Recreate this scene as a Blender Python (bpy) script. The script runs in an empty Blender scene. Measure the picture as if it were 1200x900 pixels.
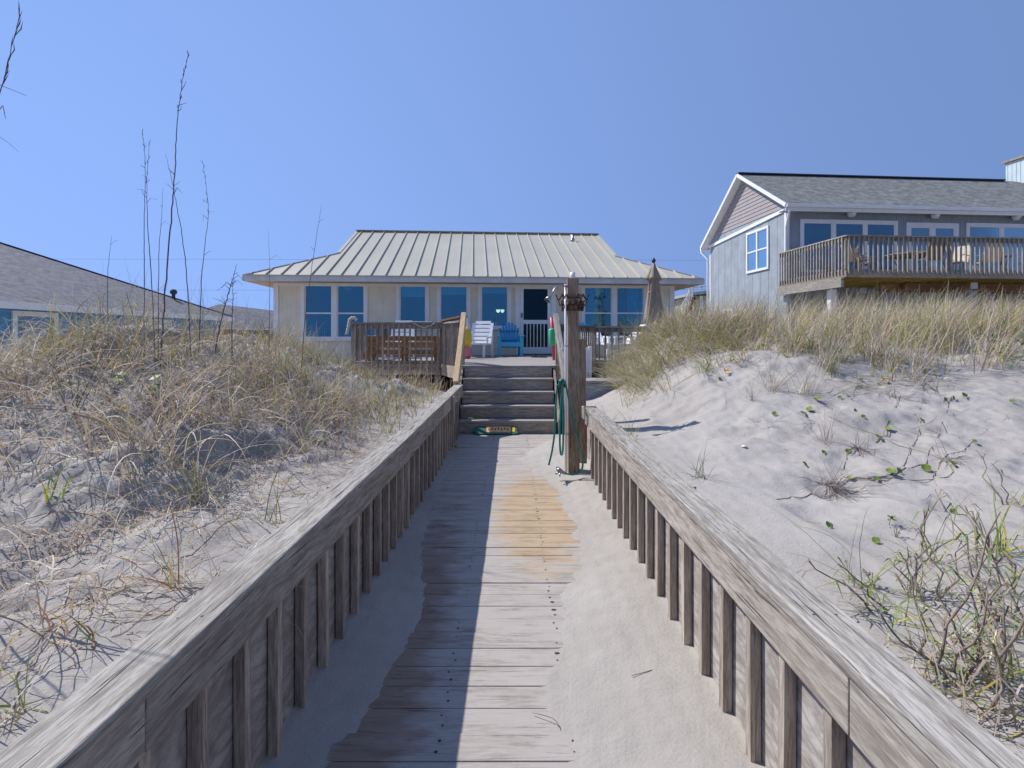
import bpy, math, random
import numpy as np
from mathutils import Vector, Matrix
random.seed(7); rng = np.random.default_rng(11)
sc = bpy.context.scene
COL = sc.collection
EYE = 1.6; HOR = 395.0; F = 600.0
def P(px, row, d):
    return Vector(((px-600)*d/F, d, EYE-(row-HOR)*d/F))
# ---------------------------------------------------------------- materials
class NT:
    def __init__(s, name):
        s.m = bpy.data.materials.new(name); s.m.use_nodes = True
        s.t = s.m.node_tree; s.t.nodes.clear()
        s.out = s.t.nodes.new('ShaderNodeOutputMaterial')
    def n(s, typ, **kw):
        nd = s.t.nodes.new(typ)
        for k, v in kw.items():
            if k.startswith('_'): setattr(nd, k[1:], v)
            else:
                key = int(k[1:]) if (k[0] == 'i' and k[1:].isdigit()) else k.replace('__', ' ')
                if hasattr(v, 'links') or isinstance(v, bpy.types.NodeSocket): s.t.links.new(v, nd.inputs[key])
                else: nd.inputs[key].default_value = v
        return nd
    def math(s, op, a, b=0.0, clamp=False):
        nd = s.n('ShaderNodeMath', _operation=op, _use_clamp=clamp, i0=a, i1=b); return nd.outputs[0]
    def ramp(s, fac, stops):
        nd = s.n('ShaderNodeValToRGB', Fac=fac); e = nd.color_ramp.elements
        while len(e) < len(stops): e.new(0.5)
        for el, (p, c) in zip(e, stops):
            el.position = p; el.color = (c[0], c[1], c[2], 1) if hasattr(c, '__len__') else (c, c, c, 1)
        return nd.outputs[0]
    def mix(s, fac, a, b, mode='MIX'):
        nd = s.t.nodes.new('ShaderNodeMix'); nd.data_type = 'RGBA'; nd.blend_type = mode
        for k, v in ((0, fac), (6, a), (7, b)):
            if isinstance(v, bpy.types.NodeSocket): s.t.links.new(v, nd.inputs[k])
            else: nd.inputs[k].default_value = v if k == 0 else (v[0], v[1], v[2], 1)
        return nd.outputs[2]
    def noise(s, vec, scale, detail=4, rough=0.55, dist=0.0):
        nd = s.n('ShaderNodeTexNoise', Vector=vec, Scale=scale, Detail=detail, Roughness=rough, Distortion=dist)
        return nd.outputs[0]
    def vmap(s, vec, scale=(1, 1, 1), loc=(0, 0, 0)):
        return s.n('ShaderNodeMapping', Vector=vec, Scale=scale, Location=loc).outputs[0]
    def bump(s, h, strength=0.3, dist=0.01):
        return s.n('ShaderNodeBump', Height=h, Strength=strength, Distance=dist).outputs[0]
    def principled(s, col, rough=0.6, bump=None, **kw):
        p = s.n('ShaderNodeBsdfPrincipled')
        for k, v in (('Base Color', col), ('Roughness', rough), ('Normal', bump)):
            if v is None: continue
            if isinstance(v, bpy.types.NodeSocket): s.t.links.new(v, p.inputs[k])
            else: p.inputs[k].default_value = (v[0], v[1], v[2], 1) if k == 'Base Color' else v
        for k, v in kw.items(): p.inputs[k.replace('__', ' ')].default_value = v
        s.t.links.new(p.outputs[0], s.out.inputs[0]); return p
def uv(nt): return nt.n('ShaderNodeUVMap').outputs[0]
def posn(nt): return nt.n('ShaderNodeNewGeometry').outputs['Position']
def attr(nt, name): return nt.n('ShaderNodeAttribute', _attribute_name=name)

def wood(name, c1, c2, dark, var=0.35, grain=28, cracks=0.5, lichen=0.0, stain=False, sandy=0.0, rough=0.8, bstr=0.5, figure=0.0):
    nt = NT(name); v = uv(nt)
    warp = nt.n('ShaderNodeTexNoise', Vector=nt.vmap(v, (1.3, 5, 1)), Scale=1.0, Detail=2.0)
    vv = nt.n('ShaderNodeVectorMath', _operation='MULTIPLY_ADD', i0=warp.outputs['Color'], i1=(0.0, 0.06, 0), i2=v).outputs[0]
    g1 = nt.noise(nt.vmap(vv, (4.5, grain*1.7, 1)), 1.0, 6, 0.68)
    g2 = nt.noise(nt.vmap(vv, (14, grain*5, 1)), 1.0, 4, 0.7)
    big = nt.noise(nt.vmap(v, (1.1, 3.5, 1)), 1.0, 3, 0.6)
    ca = nt.mix(nt.ramp(big, [(0.32, 0), (0.68, 1)]), c1, c2)
    cb = nt.mix(nt.math('MULTIPLY', nt.ramp(g1, [(0.44, 0), (0.60, 1)]), 0.72), ca, dark)
    cb = nt.mix(nt.math('MULTIPLY', nt.ramp(g2, [(0.47, 0), (0.6, 1)]), 0.5), cb, dark)
    crack = nt.ramp(nt.noise(nt.vmap(vv, (2.2, grain*3.2, 1), (7, 3, 0)), 1.0, 4, 0.55), [(0.625, 0), (0.645, 1)])
    cb = nt.mix(nt.math('MULTIPLY', crack, cracks), cb, (dark[0]*.25, dark[1]*.25, dark[2]*.25))
    if figure:
        fn = nt.noise(nt.vmap(v, (0.75, 1.9, 1)), 1.0, 2, 0.5)
        fw = nt.math('FRACT', nt.math('MULTIPLY', fn, 26.0))
        cb = nt.mix(nt.math('MULTIPLY', nt.ramp(fw, [(0.0, 0.9), (0.28, 0), (0.8, 0), (1.0, 0.9)]), figure), cb, dark)
    # knots
    vor = nt.n('ShaderNodeTexVoronoi', Vector=nt.vmap(v, (2.2, 3.0, 1)), Scale=1.0)
    kn = nt.ramp(vor.outputs['Distance'], [(0.035, 1), (0.06, 0)])
    cb = nt.mix(nt.math('MULTIPLY', kn, 0.65), cb, (dark[0]*.5, dark[1]*.42, dark[2]*.36))
    r = attr(nt, 'rnd').outputs['Fac']
    tint = nt.math('ADD', nt.math('MULTIPLY', r, var), 1-var*0.5)
    tc = nt.n('ShaderNodeCombineColor', i0=tint, i1=tint, i2=tint).outputs[0]
    cb = nt.mix(1.0, cb, tc, 'MULTIPLY')
    if lichen:
        ln = nt.ramp(nt.noise(nt.vmap(v, (3, 14, 1), (2, 9, 0)), 1.6, 6, 0.7), [(0.56, 0), (0.66, 1)])
        cb = nt.mix(nt.math('MULTIPLY', ln, lichen), cb, (0.44, 0.44, 0.36))
    if sandy:
        p = posn(nt)
        sn = nt.noise(nt.vmap(p, (1.6, 4.5, 1)), 1.6, 8, 0.72)
        cb = nt.mix(nt.math('MULTIPLY', nt.ramp(sn, [(0.34, 0), (0.54, 1)]), sandy), cb, (0.40, 0.365, 0.335))
    if stain:
        p = posn(nt)
        q = nt.n('ShaderNodeVectorMath', _operation='MULTIPLY', i0=nt.n('ShaderNodeVectorMath', _operation='SUBTRACT', i0=p, i1=(0.22, 4.7, 0)).outputs[0], i1=(2.3, 0.72, 0)).outputs[0]
        wn = nt.noise(nt.vmap(p, (2.2, 7, 1)), 1.5, 5, 0.65)
        dd = nt.math('ADD', nt.n('ShaderNodeVectorMath', _operation='LENGTH', i0=q).outputs['Value'], nt.math('MULTIPLY', nt.math('SUBTRACT', wn, 0.5), 1.6))
        m = nt.ramp(dd, [(0.62, 1), (1.22, 0)])
        cb = nt.mix(nt.math('MULTIPLY', nt.math('MULTIPLY', m, nt.ramp(g1, [(0.3, 1.0), (0.62, 0.55)])), 0.88), cb, nt.mix(1.0, cb, (1.12, 0.83, 0.44), 'MULTIPLY'))
        # damp brown edging beside the left drift
        q2 = nt.n('ShaderNodeVectorMath', _operation='MULTIPLY', i0=nt.n('ShaderNodeVectorMath', _operation='SUBTRACT', i0=p, i1=(-0.56, 2.6, 0)).outputs[0], i1=(4.2, 0.42, 0)).outputs[0]
        d2 = nt.math('ADD', nt.n('ShaderNodeVectorMath', _operation='LENGTH', i0=q2).outputs['Value'], nt.math('MULTIPLY', nt.math('SUBTRACT', wn, 0.5), 2.2))
        cb = nt.mix(nt.math('MULTIPLY', nt.ramp(d2, [(0.45, 1), (1.0, 0)]), 0.7), cb, nt.mix(1.0, cb, (0.62, 0.42, 0.30), 'MULTIPLY'))
    h = nt.math('SUBTRACT', nt.math('ADD', nt.math('MULTIPLY', g1, -0.6), nt.math('MULTIPLY', g2, -0.4)), nt.math('MULTIPLY', crack, 1.2))
    nt.principled(cb, rough, nt.bump(h, bstr, 0.006), Specular__IOR__Level=0.25)
    return nt.m

def plain(name, col, rough=0.6, noise=0.08, scale=6.0, bump=0.0, bscale=60, **kw):
    nt = NT(name); p = nt.n('ShaderNodeTexCoord').outputs['Object']
    nz = nt.noise(p, scale, 5, 0.6)
    c = nt.mix(nt.ramp(nz, [(0.3, 0), (0.7, 1)]), tuple(x*(1-noise) for x in col), tuple(min(1, x*(1+noise)) for x in col))
    b = nt.bump(nt.noise(p, bscale, 4), bump, 0.01) if bump else None
    nt.principled(c, rough, b, **kw); return nt.m

def sand_mat():
    nt = NT('dune sand'); p = posn(nt)
    n1 = nt.noise(p, 0.9, 5, 0.6); n2 = nt.noise(p, 7, 6, 0.65); n3 = nt.noise(p, 420, 2, 0.6); n4 = nt.noise(p, 55, 5, 0.7)
    c = nt.mix(nt.ramp(n1, [(0.35, 0), (0.65, 1)]), (0.375, 0.345, 0.312), (0.43, 0.40, 0.365))
    c = nt.mix(nt.math('MULTIPLY', nt.ramp(n2, [(0.5, 0), (0.75, 1)]), 0.35), c, (0.33, 0.30, 0.275))
    c = nt.mix(nt.math('MULTIPLY', nt.ramp(n3, [(0.60, 0), (0.72, 1)]), 0.30), c, (0.22, 0.19, 0.165))
    wv = nt.n('ShaderNodeTexWave', Vector=nt.vmap(p, (1.0, 2.2, 1)), Scale=2.6, Distortion=5.0, Detail=3.0, Detail__Scale=1.2).outputs['Fac']
    h = nt.math('ADD', nt.math('MULTIPLY', n2, 0.9), nt.math('ADD', nt.math('MULTIPLY', wv, 0.18), nt.math('ADD', nt.math('MULTIPLY', n4, 0.5), nt.math('MULTIPLY', n3, 0.16))))
    nt.principled(c, 0.95, nt.bump(h, 0.55, 0.035), Specular__IOR__Level=0.1)
    return nt.m

def blade_mat():
    nt = NT('grass blade'); a = attr(nt, 'col').outputs['Color']
    d = nt.n('ShaderNodeBsdfPrincipled', Base__Color=a, Roughness=0.65); d.inputs['Specular IOR Level'].default_value = 0.3
    t = nt.n('ShaderNodeBsdfTranslucent', Color=a)
    mx = nt.n('ShaderNodeMixShader', Fac=0.25, i1=d.outputs[0], i2=t.outputs[0])
    nt.t.links.new(mx.outputs[0], nt.out.inputs[0]); return nt.m

def glass_mat(name, tint=(0.50, 0.80, 0.90), refl=0.17, gc=(0.42, 0.82, 0.95)):
    nt = NT(name)
    tr = nt.n('ShaderNodeBsdfTransparent', Color=(tint[0], tint[1], tint[2], 1))
    gl = nt.n('ShaderNodeBsdfGlossy', Color=(*gc, 1), Roughness=0.03)
    wob = nt.bump(nt.noise(posn(nt), 1.6, 3), 0.14, 0.1); nt.t.links.new(wob, gl.inputs['Normal'])
    lw = nt.n('ShaderNodeLayerWeight', Blend=0.25).outputs['Fresnel']
    f = nt.math('ADD', nt.math('MULTIPLY', lw, 0.4), refl, True)
    mx = nt.n('ShaderNodeMixShader', Fac=f, i1=tr.outputs[0], i2=gl.outputs[0])
    nt.t.links.new(mx.outputs[0], nt.out.inputs[0]); return nt.m

def shingle_mat(name, c1, c2, c3):
    nt = NT(name); v = uv(nt)
    br = nt.n('ShaderNodeTexBrick', Vector=v, Color1=(*c1, 1), Color2=(*c2, 1), Mortar=(c1[0]*.35, c1[1]*.35, c1[2]*.35, 1), Scale=1.0, Mortar__Size=0.008, Brick__Width=0.30, Row__Height=0.14, Bias=0.0)
    nz = nt.noise(v, 3.0, 6, 0.7); nf = nt.noise(v, 90, 3, 0.6)
    c = nt.mix(nt.ramp(nz, [(0.45, 0), (0.62, 1)]), br.outputs['Color'], c3)
    c = nt.mix(nt.ramp(nf, [(0.4, 0), (0.7, 0.5)]), c, (c1[0]*.5, c1[1]*.5, c1[2]*.5))
    sep = nt.n('ShaderNodeSeparateXYZ', Vector=v)
    saw = nt.math('FRACT', nt.math('DIVIDE', sep.outputs[1], 0.14))
    h = nt.math('ADD', nt.math('MULTIPLY', saw, -1.0), nt.math('MULTIPLY', nf, 0.3))
    nt.principled(c, 0.9, nt.bump(h, 0.7, 0.02), Specular__IOR__Level=0.2)
    return nt.m

def metal_roof_mat():
    nt = NT('painted metal roofing'); p = nt.n('ShaderNodeTexCoord').outputs['Object']
    n = nt.noise(nt.vmap(p, (0.5, 0.25, 1)), 1.4, 5, 0.6); n2 = nt.noise(nt.vmap(p, (9, 0.6, 1)), 1.0, 3)
    c = nt.mix(nt.ramp(n, [(0.3, 0), (0.7, 1)]), (0.44, 0.41, 0.325), (0.50, 0.465, 0.375))
    c = nt.mix(nt.math('MULTIPLY', nt.ramp(n2, [(0.5, 0), (0.8, 1)]), 0.3), c, (0.38, 0.355, 0.29))
    nt.principled(c, 0.42, nt.bump(n, 0.1, 0.02), Specular__IOR__Level=0.4); return nt.m

M = {}
M['grey'] = wood('weathered grey timber', (0.34, 0.305, 0.26), (0.45, 0.41, 0.355), (0.17, 0.14, 0.115), lichen=0.25, cracks=0.85, grain=26)
M['cap'] = wood('weathered rail cap timber', (0.36, 0.33, 0.285), (0.49, 0.455, 0.40), (0.17, 0.145, 0.12), lichen=0.30, cracks=0.95, grain=30, bstr=0.8)
M['bal'] = wood('brown grey baluster timber', (0.40, 0.33, 0.265), (0.50, 0.44, 0.37), (0.21, 0.16, 0.125), var=0.45, cracks=0.5)
M['ply'] = wood('weathered plywood sheathing', (0.38, 0.35, 0.32), (0.48, 0.45, 0.42), (0.21, 0.18, 0.155), grain=7, cracks=0.12, bstr=0.25, figure=0.6)
M['plank'] = wood('boardwalk planks', (0.34, 0.305, 0.27), (0.43, 0.39, 0.35), (0.20, 0.165, 0.135), var=0.22, stain=True, sandy=0.85, grain=24, cracks=0.9)
M['deck'] = wood('grey deck boards', (0.27, 0.25, 0.235), (0.36, 0.34, 0.32), (0.15, 0.13, 0.12), var=0.3, sandy=0.5)
M['riser'] = wood('dark weathered riser', (0.36, 0.315, 0.27), (0.47, 0.42, 0.37), (0.17, 0.14, 0.115), var=0.3, cracks=0.8)
M['fresh'] = wood('new pine timber', (0.60, 0.44, 0.27), (0.68, 0.52, 0.34), (0.47, 0.31, 0.16), var=0.15, cracks=0.1)
M['amber'] = wood('amber bench timber', (0.42, 0.22, 0.075), (0.50, 0.29, 0.11), (0.25, 0.12, 0.04), var=0.3, cracks=0.3)
M['post'] = wood('shower post timber', (0.30, 0.215, 0.15), (0.40, 0.305, 0.225), (0.14, 0.09, 0.06), cracks=0.8, grain=22)
M['under'] = wood('treated joist timber', (0.38, 0.27, 0.07), (0.48, 0.34, 0.10), (0.24, 0.16, 0.04), var=0.3, cracks=0.2)
M['brown'] = wood('brown beam timber', (0.24, 0.13, 0.065), (0.32, 0.18, 0.09), (0.12, 0.06, 0.03), cracks=0.4)
M['deckgrey'] = wood('grey brown railing timber', (0.29, 0.24, 0.195), (0.42, 0.37, 0.31), (0.14, 0.115, 0.09), var=0.7)
M['sand'] = sand_mat(); M['blade'] = blade_mat()
M['wall'] = plain('beige painted siding', (0.72, 0.67, 0.53), 0.75, 0.08, 2.5, 0.12, 40)
M['white'] = plain('white painted trim', (0.78, 0.78, 0.77), 0.5, 0.05, 4)
M['fascia'] = plain('weathered white fascia', (0.55, 0.56, 0.56), 0.5, 0.12, 3)
M['soffit'] = plain('tan soffit board', (0.42, 0.30, 0.20), 0.8, 0.2, 3)
M['roof'] = metal_roof_mat()
M['glass'] = glass_mat('blue tinted window glass')
M['glass2'] = glass_mat('neighbour window glass', (0.72, 0.84, 0.90), 0.08, (0.75, 0.9, 1.0))
M['screen'] = glass_mat('dark insect screen', (0.22, 0.25, 0.30), 0.03)
M['curtain'] = plain('teal curtain cloth', (0.10, 0.52, 0.62), 0.9, 0.25, 5)
M['darkcurtain'] = plain('dark green curtain cloth', (0.03, 0.07, 0.06), 0.9, 0.25, 5)
M['shade'] = plain('pale roller shade', (0.50, 0.58, 0.62), 0.9, 0.05, 5)
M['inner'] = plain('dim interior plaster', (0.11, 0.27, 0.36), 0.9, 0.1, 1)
M['shingle'] = shingle_mat('grey asphalt shingles', (0.15, 0.155, 0.15), (0.22, 0.23, 0.22), (0.27, 0.285, 0.27))
M['shingle2'] = shingle_mat('slate grey shingles', (0.12, 0.125, 0.145), (0.18, 0.185, 0.21), (0.22, 0.22, 0.235))
M['bluegrey'] = plain('blue grey siding', (0.30, 0.335, 0.37), 0.8, 0.16, 1.6, 0.15, 30)
M['mauve'] = plain('taupe gable siding', (0.34, 0.30, 0.295), 0.7, 0.05, 3)
M['blue'] = plain('bright blue siding', (0.075, 0.29, 0.52), 0.7, 0.08, 3)
M['palesiding'] = plain('pale blue white siding', (0.52, 0.60, 0.62), 0.7, 0.08, 3)
M['olive'] = plain('sage green siding', (0.27, 0.29, 0.20), 0.8, 0.1, 3)
M['khaki'] = plain('khaki window blind', (0.33, 0.30, 0.19), 0.8, 0.08, 3)
M['dark'] = plain('dark metal', (0.03, 0.03, 0.035), 0.5, 0.2, 5)
M['rust'] = plain('rusted wrought iron', (0.085, 0.032, 0.022), 0.75, 0.35, 30, 0.3, 120)
M['steel'] = plain('dull steel', (0.35, 0.36, 0.37), 0.35, 0.1, 20, Metallic=0.9)
M['wire'] = plain('dark power cable', (0.12, 0.13, 0.16), 0.9, 0.05, 1)
M['pvc'] = plain('white plastic pipe', (0.74, 0.75, 0.76), 0.35, 0.03, 5)
M['plastic'] = plain('white garden plastic', (0.76, 0.77, 0.78), 0.38, 0.04, 8)
M['aqua'] = plain('turquoise plastic', (0.045, 0.40, 0.60), 0.4, 0.06, 6)
M['deepblue'] = plain('blue plastic back', (0.03, 0.28, 0.52), 0.4, 0.06, 6)
M['hose'] = plain('green garden hose', (0.015, 0.20, 0.155), 0.35, 0.15, 15)
M['canvas'] = plain('tan umbrella canvas', (0.33, 0.265, 0.205), 0.9, 0.12, 9, 0.2, 200)
M['yellow'] = plain('yellow plastic', (0.72, 0.50, 0.03), 0.4, 0.1, 8)
M['pink'] = plain('pink plastic', (0.72, 0.20, 0.22), 0.45, 0.1, 8)
M['red'] = plain('red plastic', (0.62, 0.04, 0.09), 0.4, 0.1, 8)
M['green'] = plain('green foam', (0.06, 0.50, 0.24), 0.5, 0.1, 8)
M['signbase'] = plain('dark green sign paint', (0.02, 0.12, 0.09), 0.6, 0.2, 30)
M['signpeach'] = plain('peach sign paint', (0.72, 0.40, 0.17), 0.6, 0.15, 30)
M['rope'] = plain('pale rope', (0.55, 0.50, 0.42), 0.9, 0.2, 50)
M['sling'] = plain('brown chair sling', (0.20, 0.135, 0.10), 0.7, 0.15, 9)
M['cushion'] = plain('cream seat cushion', (0.58, 0.50, 0.40), 0.9, 0.12, 7)
M['leaf'] = plain('round waxy leaf', (0.16, 0.22, 0.03), 0.5, 0.35, 14)
M['leafolive'] = plain('olive weed leaf', (0.12, 0.18, 0.035), 0.6, 0.35, 14)
M['petal'] = plain('orange flower petal', (0.80, 0.36, 0.02), 0.6, 0.1, 14)
M['twig'] = plain('dry brown stem', (0.25, 0.195, 0.15), 0.85, 0.35, 25, 0.4, 90)
M['stalk'] = plain('grey brown seed stalk', (0.12, 0.10, 0.10), 0.85, 0.3, 25)
M['shell'] = plain('white shell', (0.8, 0.77, 0.72), 0.4, 0.05, 30)
M['nail'] = plain('rusty nail head', (0.035, 0.025, 0.02), 0.7, 0.2, 30)
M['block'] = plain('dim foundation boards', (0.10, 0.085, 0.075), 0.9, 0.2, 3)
def water_mat():
    nt = NT('sea water'); p = posn(nt)
    b = nt.bump(nt.noise(p, 0.6, 6, 0.6), 0.5, 0.4)
    nt.principled((0.02, 0.10, 0.14), 0.12, b); return nt.m
M['sea'] = water_mat()
def lamp_mat():
    nt = NT('lit lamp glass'); e = nt.n('ShaderNodeEmission', Color=(1, 0.62, 0.36, 1), Strength=2.2)
    nt.t.links.new(e.outputs[0], nt.out.inputs[0]); return nt.m
M['lamp'] = lamp_mat()

# ---------------------------------------------------------------- mesh builder
class MB:
    def __init__(s): s.v = []; s.f = []; s.u = []; s.r = []; s.m = []; s.smooth = []
    def face(s, idx, uvs=None, r=0.5, m=0, smooth=False):
        s.f.append(idx); s.u.append(uvs or [(0, 0)]*len(idx)); s.r.append(r); s.m.append(m); s.smooth.append(smooth)
    def beam(s, p0, p1, w, t, up=(0, 0, 1), m=0, r=None, taper=1.0):
        # board from p0 to p1 (centre line); w across, t along up
        p0 = Vector(p0); p1 = Vector(p1); d = p1-p0; L = d.length
        if L < 1e-6: return s
        d /= L; up = Vector(up); side = d.cross(up)
        if side.length < 1e-5: side = d.cross(Vector((1, 0, 0)))
        side.normalize(); up = side.cross(d).normalized()
        b = len(s.v); r = random.random() if r is None else r
        for k, p in ((1, p0), (taper, p1)):
            for a, c in ((-1, -1), (1, -1), (1, 1), (-1, 1)): s.v.append(p+side*(a*w*k/2)+up*(c*t*k/2))
        ou, ov = random.random()*40, random.random()*40
        for (i, j), wd in (((0, 1), w), ((1, 2), t), ((2, 3), w), ((3, 0), t)):
            s.face([b+i, b+j, b+4+j, b+4+i], [(ou, ov), (ou, ov+wd), (ou+L, ov+wd), (ou+L, ov)], r, m); ov += wd+0.05
        s.face([b+3, b+2, b+1, b], [(ou, ov), (ou+.01, ov), (ou+.01, ov+w), (ou, ov+w)], r, m)
        s.face([b+4, b+5, b+6, b+7], [(ou, ov), (ou+.01, ov), (ou+.01, ov+w), (ou, ov+w)], r, m)
        return s
    def box(s, x0, x1, y0, y1, z0, z1, m=0, r=None):
        dx, dy, dz = x1-x0, y1-y0, z1-z0
        if dx >= dy and dx >= dz: return s.beam((x0, (y0+y1)/2, (z0+z1)/2), (x1, (y0+y1)/2, (z0+z1)/2), dy, dz, (0, 0, 1), m, r)
        if dy >= dz: return s.beam(((x0+x1)/2, y0, (z0+z1)/2), ((x0+x1)/2, y1, (z0+z1)/2), dx, dz, (0, 0, 1), m, r)
        return s.beam(((x0+x1)/2, (y0+y1)/2, z0), ((x0+x1)/2, (y0+y1)/2, z1), dx, dy, (0, 1, 0), m, r)
    def poly(s, pts, m=0, uvs=None, r=0.5):
        b = len(s.v); s.v += [Vector(p) for p in pts]; s.face(list(range(b, b+len(pts))), uvs, r, m); return s
    def slab(s, pts, off, m=0, uvax=None):
        # polygon extruded by vector off; uvax=(origin,uvec,vvec)
        pts = [Vector(p) for p in pts]; off = Vector(off); n = len(pts); b = len(s.v)
        s.v += pts + [p+off for p in pts]
        def U(p):
            if not uvax: return (p.x, p.y+p.z)
            o, a, c = map(Vector, uvax); return ((p-o).dot(a), (p-o).dot(c))
        s.face(list(range(b, b+n)), [U(p) for p in pts], 0.5, m)
        s.face([b+n+i for i in reversed(range(n))], [U(pts[i]) for i in reversed(range(n))], 0.5, m)
        for i in range(n):
            j = (i+1) % n; s.face([b+j, b+i, b+n+i, b+n+j], [U(pts[j]), U(pts[i]), U(pts[i]), U(pts[j])], 0.5, m)
        return s
    def tube(s, pts, rad, n=8, m=0, cap=True):
        pts = [Vector(p) for p in pts]; k = len(pts)
        rad = [rad]*k if not hasattr(rad, '__len__') else rad
        b = len(s.v); prev = None
        for i, p in enumerate(pts):
            d = (pts[min(i+1, k-1)]-pts[max(i-1, 0)]).normalized()
            a = Vector((0, 0, 1)) if prev is None else prev
            sd = d.cross(a)
            if sd.length < 1e-3: sd = d.cross(Vector((1, 0, 0)))
            sd.normalize(); u2 = sd.cross(d).normalized(); prev = u2
            for j in range(n):
                t = 2*math.pi*j/n; s.v.append(p+(sd*math.cos(t)+u2*math.sin(t))*rad[i])
        for i in range(k-1):
            for j in range(n):
                q = (j+1) % n; s.face([b+i*n+j, b+i*n+q, b+(i+1)*n+q, b+(i+1)*n+j], None, 0.5, m, True)
        if cap:
            s.face([b+j for j in reversed(range(n))], None, 0.5, m); s.face([b+(k-1)*n+j for j in range(n)], None, 0.5, m)
        return s
    def lathe(s, c, prof, n=20, m=0, fold=None):
        c = Vector(c); b = len(s.v)
        for i, (r, z) in enumerate(prof):
            for j in range(n):
                t = 2*math.pi*j/n; rr = r*(fold(t, i) if fold else 1)
                s.v.append(c+Vector((rr*math.cos(t), rr*math.sin(t), z)))
        for i in range(len(prof)-1):
            for j in range(n):
                q = (j+1) % n; s.face([b+i*n+j, b+i*n+q, b+(i+1)*n+q, b+(i+1)*n+j], None, 0.5, m, True)
        s.face([b+j for j in reversed(range(n))], None, 0.5, m); s.face([b+(len(prof)-1)*n+j for j in range(n)], None, 0.5, m)
        return s
OFF = {}
def off_of(par): return OFF.get(par.name, Vector((0, 0, 0))) if par else Vector((0, 0, 0))
def build(name, mb, mats, parent=None, bevel=0.0, base=None, local=False):
    """link the collected shapes as ONE mesh object; coordinates are world ones unless local"""
    me = bpy.data.meshes.new(name)
    o = Vector((0, 0, 0)) if local else off_of(parent)
    if base is not None: o = Vector(base)
    me.from_pydata([tuple(v-o) for v in mb.v], [], mb.f)
    if not isinstance(mats, (list, tuple)): mats = [mats]
    for m in mats: me.materials.append(M[m])
    ul = me.uv_layers.new(name='UVMap')
    ul.data.foreach_set('uv', np.array([c for f in mb.u for c in f], dtype=np.float32).ravel())
    at = me.attributes.new('rnd', 'FLOAT', 'FACE'); at.data.foreach_set('value', np.array(mb.r, dtype=np.float32))
    me.polygons.foreach_set('material_index', np.array(mb.m, dtype=np.int32))
    me.polygons.foreach_set('use_smooth', np.array(mb.smooth, dtype=bool)); me.update()
    ob = bpy.data.objects.new(name, me); COL.objects.link(ob)
    if parent: ob.parent = parent; OFF[ob.name] = o
    else: ob.location = o
    if bevel:
        b = ob.modifiers.new('bevel', 'BEVEL'); b.width = bevel; b.segments = 2; b.limit_method = 'ANGLE'
    return ob
def tag(o, label, cat, group=None):
    o['label'] = label; o['category'] = cat
    if group: o['group'] = group
    return o
def thing(name, label, cat, loc=(0, 0, 0), rz=0, group=None):
    e = bpy.data.objects.new(name, None); COL.objects.link(e); e.empty_display_size = 0.2
    e.location = loc; e.rotation_euler = (0, 0, rz); OFF[e.name] = Vector(loc)
    return tag(e, label, cat, group)
def copy_tree(o, parent=None):
    c = o.copy(); COL.objects.link(c); c.parent = parent
    OFF[c.name] = OFF.get(o.name, Vector((0, 0, 0)))
    for ch in list(o.children): copy_tree(ch, c)
    return c
def copy_at(o, loc, rz=0, label=None, scale=None):
    c = copy_tree(o); c.location = loc; c.rotation_euler = (0, 0, rz)
    if label: c['label'] = label
    if scale: c.scale = (scale,)*3 if not hasattr(scale, '__len__') else scale
    return c
def share(o, parent, loc):
    c = o.copy(); COL.objects.link(c); c.parent = parent; c.location = loc; return c

# ---------------------------------------------------------------- terrain
PERM = rng.permutation(256); VAL = rng.random(256)
def vn(x, y, s=0):
    xi = np.floor(x).astype(int); yi = np.floor(y).astype(int); fx = x-xi; fy = y-yi
    fx = fx*fx*(3-2*fx); fy = fy*fy*(3-2*fy)
    def h(a, b): return VAL[PERM[(PERM[(a+s*17) & 255]+b) & 255]]
    return (h(xi, yi)*(1-fx)+h(xi+1, yi)*fx)*(1-fy)+(h(xi, yi+1)*(1-fx)+h(xi+1, yi+1)*fx)*fy
def fbm(x, y, o=4, s=0, g=0.5):
    t = 0; a = 1; n = 0
    for i in range(o): t = t+a*(vn(x*2**i+i*13.7, y*2**i+i*7.1, s+i)-0.5); n += a; a *= g
    return t/n*2
def sm(a, b, x):
    t = np.clip((x-a)/(b-a), 0, 1); return t*t*(3-2*t)
LB = np.array([(-2, -.70), (1.2, -.68), (1.955, -.66), (2.33, -.61), (2.77, -.53), (3.42, -.60), (4.75, -.76), (7.0, -.76), (7.9, -.90), (10, -.95)])
RB = np.array([(-2, .30), (1.2, .27), (1.9, .228), (2.18, .20), (3.1, .26), (3.53, .45), (4.36, .56), (5.3, .47), (5.9, .33), (6.6, .14), (7.2, .22), (7.7, .45), (8.1, .70), (10, .9)])
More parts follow.
